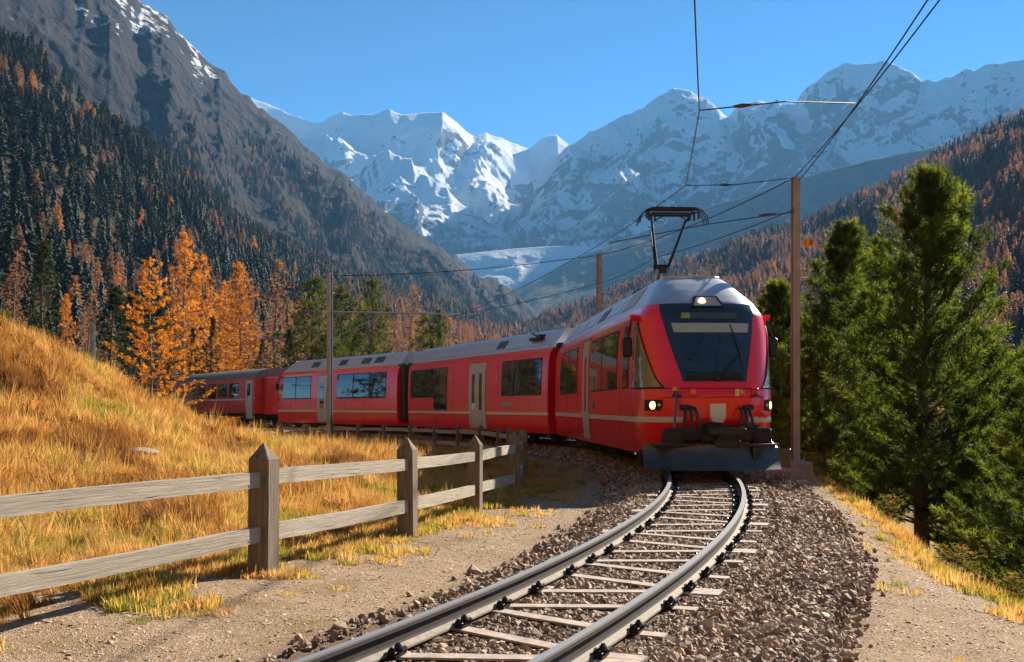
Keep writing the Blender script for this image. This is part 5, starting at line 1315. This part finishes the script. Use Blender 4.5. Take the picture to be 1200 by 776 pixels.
SHORT = [tuft(20+i, 40, .13, .20, .010) for i in range(3)]
def grass():
    r = np.random.default_rng(33)
    # hill and meadow
    n = 60000; y = 5.5+32*r.random(n)**1.15; x = r.uniform(-15, .5, n); t = -track_dist(x, y)
    fd = t-np.interp(y, [5, 8, 12, 17, 30], [2.6, 2.55, 2.6, 2.95, 3.1])      # distance behind the fence line
    p = sstep(-.15, .9, fd)*(.55+.9*fbm(x*.5, y*.5, o=3)+.35); hill = sstep(.8, 2.5, fd)
    vis = np.abs(x/y) < .62
    k = (r.random(n) < p) & vis; x, y, fd, hill = x[k], y[k], fd[k], hill[k]
    z = ground_z(x, y); n = len(x); pat = fbm(x*.6+4, y*.6, o=4)
    s = (.45+.5*r.random(n))*(.55+.5*hill)*(1+1.1*fbm(x*.8+9, y*.8, o=3)).clip(.45, 1.6)*(1+.25*sstep(18, 30, y)); tall = r.random(n) < .75
    tint = np.clip(.36+1.15*pat+r.normal(0, .16, n)+.14*(1-hill), 0, 1)
    o = scatter('golden_grass', np.stack([x, y, z], -1), np.stack([r.normal(0, .26, n), r.normal(0, .26, n), r.random(n)*6.28], -1), np.stack([s*1.1, s*1.1, s*(.75+.5*r.random(n))], -1), r.integers(0, 4, n), tint, TALL)
    tag(o, 'shaggy golden autumn grass on the hill and meadow behind the fence', 'grass')
    # short turf by the fence and on the path edges
    n = 60000; y = 4.8+26*r.random(n)**1.4; x = r.uniform(-5, 8, n); t = track_dist(x, y)
    re = np.interp(y, [0, 7, 8.5, 9.3, 11.3, 15.4, 19.5, 24, 34], [4.3, 4.2, 4.2, 4.15, 4.3, 5.15, 5.9, 6.55, 5.7])
    pl = sstep(1.7, 2.9, -t)*sstep(-.05, .2, fbm(x*.9, y*.9, o=4)+.14*sstep(2.2, 3.0, -t))*1.0
    pr_ = sstep(-.5, .4, x-re)*.35+.06*(fbm(x*1.1, y*1.1, o=3) > .28)*(t > 1.9)
    k = r.random(n) < np.where(t < 0, pl, pr_); x, y = x[k], y[k]; t = t[k]; n = len(x); z = ground_z(x, y)
    tint = np.clip(.70+.55*fbm(x, y, o=3)+r.normal(0, .14, n)-.02*(t > 0), 0, 1); s = .5+.7*r.random(n)+.35*(t > 2.5)
    o = scatter('short_grass', np.stack([x, y, z], -1), np.stack([0*x, 0*x, r.random(n)*6.28], -1), np.stack([s, s, s*(.6+.6*r.random(n))], -1), r.integers(0, 3, n), tint, SHORT)
    tag(o, 'short yellow green turf patches along the fence foot and path edges', 'grass')
    # right bank: golden fringe and rough slope
    n = 16000; y = 5.5+28*r.random(n)**1.2; re = np.interp(y, [0, 7, 8.5, 9.3, 11.3, 15.4, 19.5, 24, 34], [4.3, 4.2, 4.2, 4.15, 4.3, 5.15, 5.9, 6.55, 5.7])
    x = re+.05+r.exponential(1.7, n)+.16*r.normal(size=n)+.35*fbm(y*1.3, y*0, o=3); k = (x < y*.62+1) & (x < 14) & (r.random(n) < .6*np.clip(.3+1.8*fbm(x*1.2, y*1.2, o=3), .04, 1)); x, y, re = x[k], y[k], re[k]; n = len(x); z = ground_z(x, y)
    s = .2+.3*r.random(n)+.3*sstep(.6, 2.5, x-re)
    o = scatter('bank_grass', np.stack([x, y, z], -1), np.stack([r.normal(0, .26, n), r.normal(0, .26, n), r.random(n)*6.28], -1), np.stack([s, s, s], -1), r.integers(0, 4, n), np.clip(.45+.45*sstep(.8, 3, x-re)+.7*fbm(x*.9, y*.9, o=3)+r.normal(0, .2, n), 0, 1), TALL)
    tag(o, 'golden and green grass on the bank below the right footpath', 'grass')
grass()
def bush(x, y, h, seed, label, kind='pine', name='shrub', wide=1.6):
    a, c, H = proto(kind, 1.2 if kind == 'young_larch' else 1.6, seed); z = float(ground_z(np.array([x]), np.array([y]))[0]); e = empty(name, (x, y, z-.05), random.uniform(0, 6), label, 'shrub', 'shrubs among the pines on the right bank'); s = h/H; e.scale = (s*wide, s*wide, s)
    for d_, n_ in ((a, 'stem'), (c, 'foliage')): o = bpy.data.objects.new(n_, d_); col.objects.link(o); o.parent = e
KIND['shrub'] = dict(nb=60, z0=.05, rad=.5, prof=lambda t: (1-t)**.5, up=(.6, 1.2), nd=(10, .05, .022, (-.3, 1.3)), tpb=14, twig=.5, clump=.08, bark=.012)
M_leaf['shrub'] = leaf_mat('autumn_shrub_leaves', [(0.0, (0.05, 0.09, 0.02)), (0.5, (0.20, 0.20, 0.03)), (1.0, (0.45, 0.16, 0.04))], .5, inst=False)
for px, py, d, h, lb in [(1190, 700, 10.5, .45, 'low leafy shrub at the right edge near the grass bank'), (1120, 660, 13.2, .5, 'shrub with yellow green leaves below the largest pine'), (1040, 620, 17.5, .5, 'reddish shrub left of the largest pine trunk'), (1100, 600, 20, .7, 'shrub right of the largest pine trunk in half shade'), (950, 560, 23.5, .5, 'shrub beside the concrete mast foundation')]:
    bush(tx(px, d), d, h, 4, lb, 'shrub')
# flat stones on the right path and in the meadow
for px, py, d, s_, lb in [(880, 668, 8.6, .10, 'pale flat stone lying on the right footpath'), (170, 528, 15, .22, 'pale rock in the golden grass of the hill')]:
    me = stone(40, 16, .3).data.copy(); o = bpy.data.objects.new('rock', me); col.objects.link(o); me.materials.clear(); me.materials.append(simple('pale_rock_'+str(px), (.42, .38, .33), .9, 0, .3, 14, .5))
    x = tx(px, d); o.location = (x, d, float(ground_z(np.array([x]), np.array([d]))[0])+(.2 if px < 300 else .01)); o.scale = (s_, s_*.8, s_*.8); o.rotation_euler = (0.2, .1, .6); tag(o, lb, 'rock')
# ---------------------------------------------------------------- haze: a closed box of thin air round everything
def haze():
    x0, x1, y0, y1, z0, z1 = -13500, 13500, -7500, 15500, -400, 2700
    v = [(x, y, z) for z in (z0, z1) for y in (y0, y1) for x in (x0, x1)]
    f = [(0,2,3,1),(4,5,7,6),(0,1,5,4),(2,6,7,3),(0,4,6,2),(1,3,7,5)]
    m = bpy.data.materials.new('haze'); m.use_nodes = True; nt = m.node_tree; nt.nodes.clear()
    o_ = nt.nodes.new('ShaderNodeOutputMaterial'); pv = nt.nodes.new('ShaderNodeVolumePrincipled')
    pv.inputs['Color'].default_value = (0.2, 0.52, 1.0, 1); pv.inputs['Density'].default_value = 0.000068
    nt.links.new(pv.outputs[0], o_.inputs['Volume'])
    o = mesh('haze', v, f, m); tag(o, kind='stuff')
    return o
haze()
